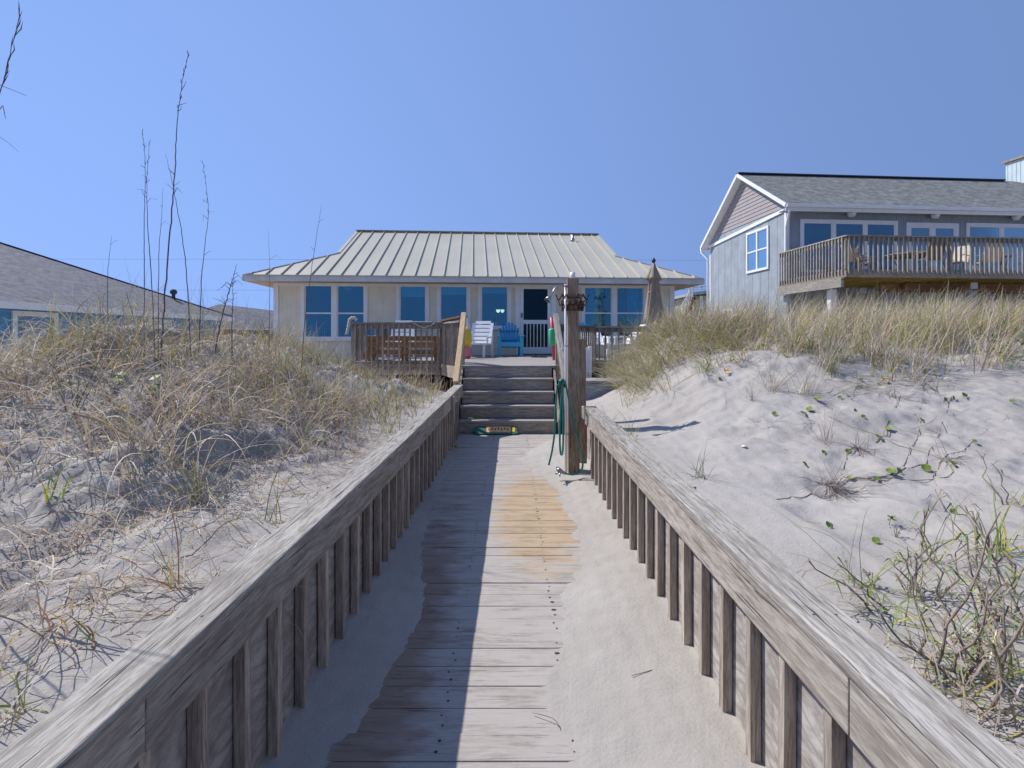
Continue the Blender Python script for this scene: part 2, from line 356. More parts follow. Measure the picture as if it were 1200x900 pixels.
def H(x, y):
    x = np.asarray(x, float); y = np.asarray(y, float)
    ax = np.abs(x)
    nb = fbm(x*0.9, y*0.9, 4, 1); nm = fbm(x*2.6, y*2.6, 4, 5); nf = fbm(x*9, y*9, 4, 9)
    rough = sm(1.3, 2.2, -x)*sm(11, 8, y)
    L = .60 + .92*sm(1.0, 4.1, ax)*sm(1.3, 5.7, y)*(1-.80*sm(7.2, 10.5, y))*(1-.30*sm(4.0, 5.6, ax)) + .04*sm(1, 3, ax)
    ridge = np.abs(nm)*-1+.3
    nff = fbm(x*26, y*26, 2, 15); ws = fbm(x*1.7+.5*nm, y*1.7, 4, 21); step = np.tanh(ws*9)*np.abs(nb+.6)
    L = L + sm(1.1, 2.0, ax)*(.17*nb+.05*ridge+.10*step+.055*nf+.03*nff) - .1*sm(10, 14, y)
    R = .58 + 1.02*sm(1.1, 3.0, ax)*sm(3.2, 8.8, y)*(1-.75*sm(10.2, 13, y)) + .06*sm(1, 4, ax)
    pit = -.045*sm(.62, .9, vn(x*2.3, y*2.3, 51))-.02*sm(.66, .9, vn(x*5.1, y*5.1, 57))
    R = R + sm(1.1, 1.8, ax)*pit*sm(14, 9, y)
    R = R + sm(1.1, 2.4, ax)*(.10*nb+.055*nm+.05*np.minimum(step, 0)*sm(4, 7, y)+.014*nf+.006*nff)
    out = np.where(x < 0, L, R)
    # under the houses and decks
    flat = sm(9.2, 10.0, y)*sm(5.5, 3.6, ax)
    out = out*(1-flat)+(.12+.03*nm)*flat
    far = sm(12, 17, y); out = out*(1-far)+(.35+.12*nb)*far
    ln = fbm(x*1.3, y*1.3, 3, 3, .6)*.06+fbm(x*2.5, y*9, 4, 8, .6)*.045
    e = np.maximum(np.interp(y, LB[:, 0], LB[:, 1])+ln*1.0-x, x-(np.interp(y, RB[:, 0], RB[:, 1])+ln*1.5))
    drift = np.where(e > 0, .09*e+.38*e*e, e*.25)
    drift = np.clip(drift, -.008, 1); drift = .075*np.tanh(drift/.075)+.005*nf*sm(-.03, .06, e)+.012*nm*sm(.05, .3, e)-.001
    endf = sm(8.25, 8.45, y); drift = drift*(1-endf)-.06*endf
    inside = (x < .905) & (x > -.948) & (y < 9.9)
    out = np.where(inside, drift, out)
    # towards the beach behind the viewer and the far distance
    back = sm(-2, -14, y); out = out*(1-back)+(.1-.02*nb)*back
    sea = sm(-14, -55, y); out = out - 2.6*sea
    fars = sm(40, 120, np.maximum(ax, y)); out = out*(1-fars)+.2*fars - 0
    out = np.where(y < -55, -2.5, out)
    return out
def graded(a, b, step, far, growth=1.12):
    mid = list(np.arange(a, b+1e-6, step)); lo = []; hi = []; st = step; p = a
    while p > far[0]: st *= growth; p -= st; lo.append(p)
    st = step; p = b
    while p < far[1]: st *= growth; p += st; hi.append(p)
    return lo[::-1]+mid+hi
xs = graded(-6.5, 6.5, 0.028, (-700, 700), 1.07)
xs = np.array(sorted([x for x in xs if all(abs(x-q) > .018 for q in (.90, .925, -.945, -.965))]+[-.965, -.945, .90, .925]))
ys = np.array(graded(0.8, 9.8, 0.028, (-400, 1200), 1.07))
X, Y = np.meshgrid(xs, ys); Z = H(X, Y)
nx, ny = len(xs), len(ys)
me = bpy.data.meshes.new('sand_ground')
me.vertices.add(nx*ny); me.vertices.foreach_set('co', np.stack([X, Y, Z], -1).astype(np.float32).ravel())
i = (np.arange(ny-1)[:, None]*nx+np.arange(nx-1)[None, :]).ravel()
q = np.stack([i, i+1, i+1+nx, i+nx], -1).astype(np.int32)
me.loops.add(q.size); me.loops.foreach_set('vertex_index', q.ravel())
me.polygons.add(len(q)); me.polygons.foreach_set('loop_start', np.arange(0, q.size, 4, dtype=np.int32)); me.polygons.foreach_set('loop_total', np.full(len(q), 4, np.int32))
me.polygons.foreach_set('use_smooth', np.ones(len(q), bool)); me.update(calc_edges=True); me.materials.append(M['sand'])
g = bpy.data.objects.new('sand_ground', me); COL.objects.link(g); g['kind'] = 'structure'
sea = build('sea', MB().poly([(-700, -400, -1.6), (700, -400, -1.6), (700, -40, -1.6), (-700, -40, -1.6)]), 'sea'); sea['kind'] = 'structure'
def hz(x, y): return float(H(np.array([x]), np.array([y]))[0])

# ---------------------------------------------------------------- blades
DRY = [(0.62, 0.52, 0.38), (0.52, 0.42, 0.30), (0.70, 0.62, 0.50), (0.36, 0.28, 0.21), (0.56, 0.41, 0.20), (0.50, 0.43, 0.36)]
GRN = [(0.26, 0.31, 0.07), (0.17, 0.24, 0.05), (0.36, 0.37, 0.09), (0.46, 0.39, 0.09)]
RED = [(0.36, 0.16, 0.08), (0.42, 0.24, 0.09)]
GRY = [(0.34, 0.29, 0.26), (0.22, 0.18, 0.155), (0.48, 0.42, 0.38)]
def pick(n, mix):
    pal = []; w = []
    for p, k in mix:
        for c in p: pal.append(c); w.append(k/len(p))
    w = np.array(w)/sum(w); c = np.array(pal)[rng.choice(len(pal), n, p=w)]
    return c*(0.8+0.4*rng.random((n, 1)))
def blade_mesh(roots, az, el, ln, bend, twist, width, col, seg=7, pw=1.3, hug=None, wob=0.0):
    n = len(ln); pts = np.zeros((n, seg+1, 3)); pts[:, 0] = roots
    a = az.copy()
    for j in range(seg):
        t = (j+.5)/seg; e = el-bend*t**pw; aa = a+twist*t+wob*rng.normal(size=n)
        e = e+wob*.6*rng.normal(size=n)
        pts[:, j+1] = pts[:, j]+np.stack([np.cos(e)*np.cos(aa), np.cos(e)*np.sin(aa), np.sin(e)], -1)*(ln/seg)[:, None]
    if hug is not None:
        gz = H(pts[..., 0], pts[..., 1])+hug
        pts[..., 2] = np.maximum(pts[..., 2], gz)
    t = np.linspace(0, 1, seg+1)
    w = width[:, None]*(1-t[None, :]**2.2*.85)*.5
    sa = az+math.pi/2+rng.normal(size=n)*.5
    tl = rng.normal(size=n)*.5
    side = np.stack([np.cos(sa)*np.cos(tl), np.sin(sa)*np.cos(tl), np.sin(tl)], -1)[:, None, :]*w[..., None]
    V = np.stack([pts-side, pts+side], 2).reshape(n, -1, 3)     # n,(seg+1)*2,3
    k = (seg+1)*2; j = np.arange(seg)*2
    q = np.stack([j, j+1, j+3, j+2], -1)[None]+(np.arange(n)*k)[:, None, None]
    return V.reshape(-1, 3), q.reshape(-1, 4), np.repeat(col, seg, 0)
def link_blades(name, parts, base=(0, 0, 0), parent=None):
    V = []; Q = []; C = []; o = 0
    for v, q, c in parts: V.append(v-np.array(base)); Q.append(q+o); C.append(c); o += len(v)
    V = np.concatenate(V).astype(np.float32); Q = np.concatenate(Q).astype(np.int32); C = np.concatenate(C)
    me = bpy.data.meshes.new(name); me.vertices.add(len(V)); me.vertices.foreach_set('co', V.ravel())
    me.loops.add(Q.size); me.loops.foreach_set('vertex_index', Q.ravel())
    me.polygons.add(len(Q)); me.polygons.foreach_set('loop_start', np.arange(0, Q.size, 4, dtype=np.int32)); me.polygons.foreach_set('loop_total', np.full(len(Q), 4, np.int32))
    me.polygons.foreach_set('use_smooth', np.ones(len(Q), bool))
    at = me.attributes.new('col', 'FLOAT_COLOR', 'FACE'); at.data.foreach_set('color', np.concatenate([C, np.ones((len(C), 1))], 1).astype(np.float32).ravel())
    me.update(calc_edges=True); me.materials.append(M['blade'])
    ob = bpy.data.objects.new(name, me); COL.objects.link(ob); ob.location = base
    if parent: ob.parent = parent; ob.location = (0, 0, 0)
    return ob
def field(centres, per, spread, mix, ln, el, bend, width, lean=None, twist=.6, seg=7, hug=None, wob=0.05, sink=.02):
    cx = np.repeat(centres[:, 0], per); cy = np.repeat(centres[:, 1], per); n = len(cx)
    x = cx+rng.normal(size=n)*spread; y = cy+rng.normal(size=n)*spread
    bad = (np.abs(x) < 1.02) & (y < 9.9); x = np.where(bad, np.sign(x)*1.04, x)
    z = H(x, y)-sink
    az = rng.random(n)*2*math.pi
    if lean is not None: az = np.where(rng.random(n) < lean[1], lean[0]+rng.normal(size=n)*.6, az)
    L = ln[0]+(ln[1]-ln[0])*rng.random(n)**1.4
    L = L*np.where(x < 0, 1-.42*sm(-4.6, -2.6, x)*sm(3.6, 5.2, y)-.30*sm(4.2, 5.6, -x), 1)
    E = el[0]+(el[1]-el[0])*rng.random(n); B = bend[0]+(bend[1]-bend[0])*rng.random(n)
    return blade_mesh(np.stack([x, y, z], -1), az, E, L, B, rng.normal(size=n)*twist, width[0]+(width[1]-width[0])*rng.random(n), pick(n, mix), seg, hug=hug, wob=wob)
def scatter(n, x0, x1, y0, y1, dens=None):
    x = x0+(x1-x0)*rng.random(n*4); y = y0+(y1-y0)*rng.random(n*4)
    if dens is not None:
        k = rng.random(n*4) < dens(x, y); x = x[k]; y = y[k]
    return np.stack([x, y], -1)[:n]
# ---------------------------------------------------------------- boardwalk
mb = MB(); y = -1.6; k = 0
while y < 8.47:
    w = .138+random.uniform(-.003, .003); dz = random.uniform(-.0025, .0025); s = random.uniform(-.0015, .0015)
    mb.beam((-.89, y+w/2, -.019+dz-s), (.89, y+w/2+random.uniform(-.003, .003), -.019+dz+s), w, .038)
    for nx_ in (-.29, .235):
        for q_ in (.3, .7):
            if random.random() < .85:
                c = (nx_+random.uniform(-.012, .012), y+w*q_, dz+.0016); rr = random.uniform(.004, .0075)
                if random.random() < .12: rr *= 1.6
                mb.poly([(c[0]+rr*(1.5 if rr > .008 else 1)*math.cos(a), c[1]+rr*math.sin(a), c[2]) for a in [i*math.pi/4 for i in range(8)]], m=1)
    y += w+random.uniform(.0015, .0045); k += 1
bw = build('boardwalk', mb, ['plank', 'nail'], bevel=0.003); bw['kind'] = 'structure'

def railing(sx, label, yb0, yb1, x_in, joints, flare):
    t = thing('boardwalk_railing', label, 'railing', (sx*.9, 3.5, 0))
    def fx(y): return sx*(x_in+flare*max(0, min(1, (3.2-y)/2.0)))
    ys_ = [yb0]+joints[1:]+[yb1]
    for a, b in zip(ys_[:-1], ys_[1:]):
        nm_ = MB().beam((fx(a)+sx*.061, a+.002, .801), (fx(b)+sx*.061, b-.002, .801), .138, .038)
        for yy in np.arange(a+.3, b, .61):
            for q in (.03, .095):
                c = (fx(a)+(fx(b)-fx(a))*(yy-a)/(b-a)+sx*(q+random.uniform(-.006, .006)), yy+random.uniform(-.02, .02)); rr = random.uniform(.003, .0045)
                nm_.poly([(c[0]+rr*math.cos(k), c[1]+rr*math.sin(k), .8208) for k in [i*math.pi/4 for i in range(8)]], m=1)
        build('cap_board', nm_, ['cap', 'nail'], t, .005)
    for a, b in zip([yb0]+[j+.02 for j in joints]+[yb1][:0], [j+.02 for j in joints]+[yb1]):
        build('face_board', MB().beam((fx(a)+sx*.019, a+.002, .706), (fx(b)+sx*.019, b-.002, .706), .038, .150), 'grey', t, .004)
    # plywood sheathing behind the balusters
    a = yb0; 
    while a < yb1:
        b = min(a+2.4, yb1)
        build('sheathing_panel', MB().beam((fx(a)+sx*.092, a+.003, .31), (fx(b)+sx*.092, b-.003, .31), .016, .92), 'ply', t)
        a = b
    y = -0.71+(.12 if sx < 0 else 0)
    protos = []
    while y < yb1-.06:
        if y > yb0+.1:
            zb = max(.03, hz(sx*.83, y)-.03) if sx > 0 else .02
            top = .72; jit = random.uniform(-.006, .006)
            m_ = MB().beam((0, jit*.5, top), (0, -jit, .0+random.uniform(.0, .05)), .040, .040, (0, 1, 0))
            if len(protos) < 9:
                o = build('baluster', m_, 'bal', t, .003, base=(0, 0, 0)); protos.append(o)
            else: o = share(random.choice(protos), t, (0, 0, 0))
            o.location = Vector((fx(y)+sx*.0605, y, 0))-OFF[t.name]
        y += .232+random.uniform(-.008, .008)
    for yy in np.arange(yb0+.35, yb1, 1.9):
        build('rail_post', MB().beam((fx(yy)+sx*.150, yy, -.5), (fx(yy)+sx*.150, yy, .78), .09, .09, (0, 1, 0)), 'bal', t)
    return t
rl = railing(-1, 'long weathered wooden railing on the left of the boardwalk, casting its shadow on the planks', -1.3, 8.48, .815, [1.17, 3.7, 6.1], .035)
# short stub of the left railing's far end by the steps
build('splice_post', MB().beam((-.795, 6.9, .42), (-.795, 6.9, .80), .035, .09, (0, 1, 0)), 'grey', rl, .003)
rr_ = railing(1, 'long weathered wooden railing on the right of the boardwalk, in full sun', -1.3, 5.78, .815, [1.22, 4.1], .0)
# board wall retaining the sand between shower post and steps
tw = thing('retaining_board_wall', 'low grey board wall holding back sand between the shower post and the steps', 'board wall', (.93, 7, 0))
build('board', MB().beam((.92, 5.95, .18), (.90, 8.48, .18), .03, .45), 'grey', tw)
build('board', MB().beam((.92, 5.95, .50), (.90, 8.48, .50), .03, .18), 'bal', tw)

# ---------------------------------------------------------------- steps
st = thing('wooden_steps', 'five weathered grey wooden steps rising from the boardwalk to the house deck', 'steps', (-.07, 8.9, 0))
for k in range(5):
    y = 8.5+.24*k; z0 = .214*k; z1 = z0+.214
    build('riser', MB().beam((-.88, y+.02, z0+.09), (.735, y+.02, z0+.09), .03, .165), 'riser', st, .003)
    if k < 4:
        for q in (0, 1): build('tread', MB().beam((-.885, y-.02+.07+.14*q, z1-.02), (.74, y-.02+.07+.14*q, z1-.02), .135, .038), 'deck', st, .004)
for sx, xx in ((-1, -.905), (1, .762)):
    o = MB(); pts = [(xx, 8.42, -.05), (xx, 8.42, .24), (xx, 8.7, .46), (xx, 9.0, .68), (xx, 9.3, .9), (xx, 9.47, 1.02), (xx, 9.9, 1.02), (xx, 9.9, -.05)]
    o.slab(pts if sx < 0 else pts[::-1], (sx*.035, 0, 0)); build('stringer', o, 'grey', st)

# ---------------------------------------------------------------- house deck
DZ = 1.07
def xr(y):
    xl = -.9-(.55)*(y-9.5)/1.5 if y < 11 else -3.45
    xh = .8+1.15*(y-9.5)/2.5 if y < 12 else 6.0
    return xl, xh
dk = thing('wooden_deck', 'sunlit grey wooden deck along the front of the beige house', 'deck', (0, 12.5, 0))
mb = MB(); y = 9.46
while y < 15.5:
    a, b = xr(y+.07)
    x = a
    while x < b:
        e = min(b, x+random.uniform(3, 4.8))
        if b-e < .5: e = b
        mb.beam((x, y+.07, DZ-.019+random.uniform(-.001, .001)), (e-.003, y+.07, DZ-.019), .137, .038); x = e
    y += .1435
build('deck_boards', mb, 'deck', dk)
edge = [(-3.45, 15.1), (-3.45, 10.98), (-1.5, 10.98), (-.93, 9.49)]
for a, b in zip(edge[:-1], edge[1:]): build('rim_board', MB().beam((*a, DZ-.16), (*b, DZ-.16), .04, .235), 'bal', dk)
edge = [(.81, 9.49), (1.95, 11.98), (6.02, 11.98)]
for a, b in zip(edge[:-1], edge[1:]): build('rim_board', MB().beam((*a, DZ-.16), (*b, DZ-.16), .04, .235), 'bal', dk)
for px_, py_ in ((-3.3, 11.1), (-1.6, 11.1), (-3.3, 14), (-1.6, 14), (2.1, 12.15), (4, 12.15), (5.8, 12.15), (-1.0, 10.1), (1.0, 10.2)):
    build('deck_post', MB().beam((px_, py_, -.4), (px_, py_, DZ-.06), .14, .14, (0, 1, 0)), 'bal', dk)
mb = MB()
for xx in np.arange(-3.3, 5.9, .5): mb.beam((xx, 11.1 if xx < -1.5 else (12.1 if xx > 1.9 else 10.9), DZ-.13), (xx, 15, DZ-.13), .04, .18)
build('joists', mb, 'under', dk)
mb = MB()
for xx in np.arange(1.9, 6.0, .15): mb.beam((xx, 12.3, -.1), (xx, 12.3, DZ-.3), .13, .02, (0, 1, 0))
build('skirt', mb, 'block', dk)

def deck_rail(label, path, ztop, zbot, sp, mat, posts, capw=.10, name='deck_railing', post_drop=.12, balw=.036, lean=None):
    t = thing(name, label, 'railing', (path[0][0], path[0][1], zbot))
    for a, b in zip(path[:-1], path[1:]):
        A = Vector((*a, 0)); B = Vector((*b, 0)); d = (B-A); L = d.length; d.normalize()
        n_ = Vector((d.y, -d.x, 0))
        build('top_rail', MB().beam(A+Vector((0, 0, ztop-.019)), B+Vector((0, 0, ztop-.019)), capw, .036), mat, t)
        build('upper_rail', MB().beam(A+Vector((0, 0, ztop-.09)), B+Vector((0, 0, ztop-.09)), .035, .10), mat, t)
        if zbot > -9: build('lower_rail', MB().beam(A+Vector((0, 0, zbot+.05)), B+Vector((0, 0, zbot+.05)), .035, .03), mat, t)
        s = sp*.7; prot = []
        while s < L-sp*.3:
            p = A+d*s+n_*.036
            if len(prot) < 6:
                o = build('baluster', MB().beam((0, 0, ztop-.05), (random.uniform(-.005, .005), 0, zbot-random.uniform(0, .03)), balw, balw, (0, 1, 0)), mat, t, base=(0, 0, 0)); prot.append(o)
            else: o = share(random.choice(prot), t, (0, 0, 0))
            o.location = p-OFF[t.name]; s += sp+random.uniform(-.006, .006)
    for p in posts: build('rail_post', MB().beam((p[0], p[1], zbot-post_drop), (p[0], p[1], ztop-.04), .085, .085, (0, 1, 0)), mat, t)
    return t
lr = deck_rail('brown grey wooden deck railing in front of the built-in bench', [(-3.42, 10.93), (-1.46, 10.93), (-.97, 9.78)], 1.915, .90, .117, 'deckgrey', [(-3.4, 10.99), (-1.5, 11.0)])
build('side_rail', MB().beam((-3.42, 10.97, 1.895), (-3.42, 14.6, 1.895), .10, .036), 'deckgrey', lr)
for s in np.arange(11.2, 14.6, .12): build('baluster', MB().beam((-3.45, s, 1.86), (-3.45, s, .92), .036, .036, (0, 1, 0)), 'deckgrey', lr)
rr2 = deck_rail('dark grey deck railing running right of the shower post toward the dune grass', [(.84, 9.75), (1.92, 11.93), (6.05, 11.95)], 1.855, .92, .15, 'deckgrey', [(1.93, 12.0), (3.35, 12.0), (5.9, 12.0)])
# stair hand rails
t = thing('stair_handrail', 'fresh pale pine handrail board at the left of the steps', 'handrail', (-.93, 9.2, 0))
build('slanted_board', MB().beam((-.925, 9.86, 2.00), (-.925, 8.46, .80), .09, .20), 'fresh', t, .004)
build('newel_post', MB().beam((-.955, 9.83, .9), (-.955, 9.83, 1.93), .09, .09, (0, 1, 0)), 'grey', t, .003)
build('cap_board', MB().beam((-.93, 9.83, 1.995), (-1.48, 10.95, 1.945), .15, .035), 'brown', t)
for k_ in range(8):
    y = 8.62+k_*.145
    build('baluster', MB().beam((-.965, y, .80+(y-8.46)*.857-.1), (-.965, y, .12+(y-8.5)*.9), .036, .036, (0, 1, 0)), 'bal', t)
t = thing('stair_handrail', 'grey slanted handrail board at the right of the steps beside the shower post', 'handrail', (.85, 9.2, 0))
build('slanted_board', MB().beam((.84, 9.86, 2.00), (.90, 8.46, .78), .09, .16), 'cap', t, .004)
build('newel_post', MB().beam((.875, 9.8, .9), (.875, 9.8, 1.92), .09, .09, (0, 1, 0)), 'grey', t, .003)
build('lower_post', MB().beam((.925, 8.5, -.2), (.925, 8.5, .78), .09, .09, (0, 1, 0)), 'grey', t, .003)
for k_ in range(8):
    y = 8.66+k_*.145
    build('baluster', MB().beam((.925-(y-8.5)*.04, y, .78+(y-8.46)*.87-.1), (.925-(y-8.5)*.04, y, .12+(y-8.5)*.9), .036, .036, (0, 1, 0)), 'bal', t)
# sign on the floor at the lowest step
t = thing('painted_welcome_plank', 'small green and peach painted plank lying against the lowest step', 'painted plank', (-.27, 8.4, 0))
def TZ(x, y, o=0): return (x, y, .006+(y-8.35)*.75+o)
build('base', MB().slab([TZ(-.64, 8.42), TZ(-.58, 8.35), TZ(.04, 8.35), TZ(.10, 8.37), TZ(.07, 8.42), TZ(.11, 8.46), TZ(.02, 8.485), TZ(-.6, 8.485)], (0, -.012, .016)), 'signbase', t)
def TS(a, b, c_, d_, o): return MB().slab([TZ(a, c_, o), TZ(b, c_, o), TZ(b, d_, o), TZ(a, d_, o)], (0, -.002, .003))
build('painted_band', TS(-.42, -.02, 8.365, 8.465, .026), 'signpeach', t)
mb = MB()
for k_ in range(7):
    x = -.39+k_*.052; a_ = 8.395+.012*(k_ % 2); mb.slab([TZ(x, a_, .0295), TZ(x+.02, a_, .0295), TZ(x+.024, a_+.035, .0295), TZ(x+.004, a_+.035, .0295)], (0, -.001, .0015))
build('dots', mb, 'nail', t)
build('tail_mark', TS(.0, .05, 8.375, 8.455, .026), 'yellow', t)

# ---------------------------------------------------------------- shower post, hose, hooks
D = 5.82
t = thing('shower_post', 'thick brown grey timber post at the right side of the boardwalk end', 'post', (.70, D+.06, 0))
build('timber', MB().beam((.708, D+.07, -.4), (.697, D+.07, 2.275), .128, .128, (0, 1, 0)), 'post', t, .006)
t = thing('rail_end_post', 'shorter dark timber post standing just behind the tall shower post', 'post', (.86, 6.25, 0))
build('timber', MB().beam((.86, 6.25, -.4), (.85, 6.25, 1.58), .09, .09, (0, 1, 0)), 'post', t, .004)
build('rail_bracket', MB().beam((.86, 6.18, .70), (.88, 5.80, .70), .04, .14), 'grey', t)
t = thing('outdoor_shower', 'white plastic shower pipe with metal shower head on the left of the thick post', 'shower', (.61, D, 0))
build('riser_pipe', MB().tube([(.613, D+.0, .03), (.612, D, 1.2), (.608, D, 2.20)], .0135, 10), 'pvc', t)
build('pipe_cap', MB().tube([(.697, D+.07, 2.25), (.697, D+.07, 2.345)], .03, 12), 'pvc', t)
A = P(666, 336, D); B_ = P(651, 337, D-.05); C_ = P(645, 347, D-.1)
build('shower_arm', MB().tube([A, P(658, 334.5, D-.03), B_, C_], .011, 8), 'steel', t)
hd = MB(); dv = (P(642, 351, D-.12)-C_)
hd.tube([C_, C_+dv*.5, C_+dv*1.3], [.012, .024, .040], 12); build('shower_head', hd, 'steel', t)
build('valve', MB().tube([(.59, D-.04, 1.06), (.59, D-.10, 1.06)], [.018, .026], 8), 'dark', t)
build('pipe_clip', MB().tube([(.60, D-.02, 1.5), (.64, D+.0, 1.5)], .006, 6).tube([(.60, D-.02, .5), (.64, D, .5)], .006, 6), 'steel', t)
# hooks
t = thing('hook_rack', 'rusty ring of curled iron hooks wrapped round the top of the thick timber post', 'hook rack', (.70, D+.07, 1.9))
cz = EYE-(352-HOR)*D/F
mb = MB()
for z_ in (cz+.03, cz-.05, cz-.11): mb.tube([(.697+.088*math.cos(a)*1.08, D+.07+.088*math.sin(a)*1.08, z_) for a in [i*math.pi/8 for i in range(17)]], .008, 6)
build('bands', mb, 'rust', t)
for k_ in range(10):
    a = k_*math.pi/5+.2; R0 = .09
    for lev, (ln_, zz) in enumerate(((.11, .03), (.07, -.04), (.04, -.10))):
        pts = []
        for i_ in range(10):
            s_ = i_/9
            r_ = R0+ln_*s_; z_ = cz+zz+.035*math.sin(s_*math.pi*2.0)+.02*s_
            if s_ > .8: z_ += .02
            pts.append((.697+r_*math.cos(a+lev*.35), D+.07+r_*math.sin(a+lev*.35), z_))
        mm = MB().tube(pts, [.007]*8+[.006, .009], 6); build('hook', mm, 'rust', t)
# hose
t = thing('garden_hose', 'green garden hose hung in loops on the left side of the shower post', 'hose', (.52, 5.7, 1.0))
def HP(px, row, d=5.68): return P(px, row, d)
def smooth_pts(pts, n=6):
    out = []
    for i_ in range(len(pts)-1):
        p0 = pts[max(i_-1, 0)]; p1 = pts[i_]; p2 = pts[i_+1]; p3 = pts[min(i_+2, len(pts)-1)]
        for j_ in range(n):
            u = j_/n; out.append(.5*((2*p1)+(-p0+p2)*u+(2*p0-5*p1+4*p2-p3)*u*u+(-p0+3*p1-3*p2+p3)*u**3))
    return out+[pts[-1]]
build('hanging_end', MB().tube(smooth_pts([HP(657, 448), HP(653, 455), HP(651, 480), HP(650, 505), HP(647, 528), HP(643, 545)]), .011, 8), 'hose', t)
build('middle_loop', MB().tube(smooth_pts([HP(655, 452, 5.62), HP(656, 446, 5.62), HP(659, 449, 5.62), HP(657, 480, 5.62), HP(656, 515, 5.62), HP(657, 531, 5.62), HP(659, 531, 5.66), HP(660, 515, 5.7), HP(660, 480, 5.7), HP(659, 452, 5.7)]), .011, 8), 'hose', t)
build('long_loop', MB().tube(smooth_pts([HP(656, 447, 5.6), HP(660, 445, 5.6), HP(664, 455, 5.6), HP(669, 480, 5.6), HP(675, 505, 5.58), HP(680, 525, 5.58), HP(683, 543, 5.6), P(680, 553, 5.60), P(672, 556, 5.58), P(663, 555, 5.58)]), .0105, 8), 'hose', t)
build('coupling', MB().tube([P(663, 555, 5.58), P(659, 553.5, 5.58)], [.016, .018], 8), 'steel', t)
build('sprayer', MB().tube([P(660, 554, 5.58), P(655, 551, 5.58), P(653, 548, 5.64)], [.018, .028, .016], 8).tube([P(656, 552, 5.56), P(651, 556, 5.54)], .009, 6).tube([P(656, 552, 5.58), P(656, 558, 5.5)], .009, 6), 'steel', t)
t = thing('hose_hanger', 'small black metal hanger holding the green hose', 'hanger', (.56, 5.72, 1.1))
build('bracket', MB().tube([(.62, 5.84, 1.10), (.565, 5.70, 1.09), (.545, 5.62, 1.10), (.545, 5.60, 1.13)], .008, 6).tube([(.60, 5.8, 1.05), (.50, 5.66, 1.04), (.495, 5.64, 1.07)], .008, 6), 'dark', t)
# white boards behind the post
t = thing('shower_privacy_board', 'tall white board standing behind the shower post beside the steps', 'white board', (.97, 8.9, 0))
mb = MB()
for k_ in range(3): mb.box(.875+k_*.16, 1.03+k_*.16, 9.02, 9.05, .55, 1.42+.0*k_)
build('panel', mb, 'white', t); build('frame', MB().box(1.355, 1.40, 8.99, 9.06, .4, 1.44), 'white', t)
t = thing('low_platform', 'low grey board platform in the shade at the foot of the right dune', 'platform', (1.5, 8.6, 0))
mb = MB()
for k_ in range(4): mb.beam((.98, 8.3+.14*k_, .88), (2.0, 8.3+.14*k_, .88), .135, .035)
build('boards', mb, 'deck', t); build('support', MB().box(1.0, 1.9, 8.28, 8.32, .1, .85), 'bluegrey', t)
# ---------------------------------------------------------------- beige house
TH = math.radians(4.2); HY = 15.2
CS, SN = math.cos(TH), math.sin(TH)
def hx(px): k = (px-600)/F; return k*HY/(CS-k*SN)
def hzz(px, row): return EYE+(HOR-row)/F*(HY+hx(px)*SN)
house = thing('beach_house', 'single storey beige beach house with ribbed tan metal roof behind the deck', 'house', (0, HY, 0), TH)
XL, XR = hx(322), hx(789)
ZB, ZT, EZ = .80, 3.20, 3.32
DEP = 8.3
WL = [hx(353), hx(431), hzz(392, 398), hzz(392, 331.5)]
WR = [hx(681), hx(758), hzz(720, 401), hzz(720, 333)]
M1 = [hx(464.5), hx(503), hzz(484, 385), hzz(484, 332)]
M2 = [hx(512), hx(551.5), hzz(532, 385), hzz(532, 332)]
M3 = [hx(560), hx(599), hzz(580, 385), hzz(580, 331)]
DR = [hx(604), hx(651.5), DZ+.0, hzz(628, 331)]
holes = [WL, M1, M2, M3, DR, WR]
def wall_holes(x0, x1, z0, z1, holes, y0, y1, mb):
    xs_ = sorted({x0, x1, *[h[0]+.05 for h in holes], *[h[1]-.05 for h in holes]})
    for a, b in zip(xs_[:-1], xs_[1:]):
        hh = [h for h in holes if h[0] < (a+b)/2 < h[1]]
        if hh:
            h = hh[0]
            if h[2]+.05 > z0: mb.box(a, b, y0, y1, z0, h[2]+.05)
            mb.box(a, b, y0, y1, h[3]-.05, z1)
        else: mb.box(a, b, y0, y1, z0, z1)
mb = MB(); wall_holes(XL, XR, ZB, ZT, holes, 0, .12, mb)
build('front_wall', mb, 'wall', house, local=True)
mb = MB()
for x in np.arange(XL+.2, XR-.2, .406):
    if not any(h[0]-.03 < x < h[1]+.03 for h in holes): mb.box(x-.006, x+.006, -.006, 0, ZB, ZT-.05)
build('siding_battens', mb, 'wall', house, local=True)
mb = MB().box(XL, XL+.12, .121, DEP, ZB, ZT).box(XR-.12, XR, .121, DEP, ZB, ZT).box(XL+.121, XR-.121, DEP-.12, DEP, ZB, ZT)
build('side_walls', mb, 'wall', house, local=True)
mb = MB().box(XL-.025, XL+.11, -.03, .11, ZB-.03, ZT).box(XR-.11, XR+.025, -.03, .11, ZB-.03, ZT)
build('corner_trim', mb, 'white', house, local=True)
build('frieze_board', MB().box(XL+.112, XR-.112, -.022, -.003, ZT-.13, ZT-.002), 'white', house, local=True)
mb = MB().box(XL+.13, XR-.13, .15, DEP-.15, ZB+.05, ZB+.12).box(XL+.13, XR-.13, .15, DEP-.15, ZT-.08, ZT-.02).box(XL+.13, XR-.13, 4.2, 4.3, ZB+.13, ZT-.09)
mb.box(hx(450), hx(450)+.1, .15, 4.1, ZB+.13, ZT-.09).box(hx(672), hx(672)+.1, .15, 4.1, ZB+.13, ZT-.09)
build('interior_partition', mb, 'inner', house, local=True)
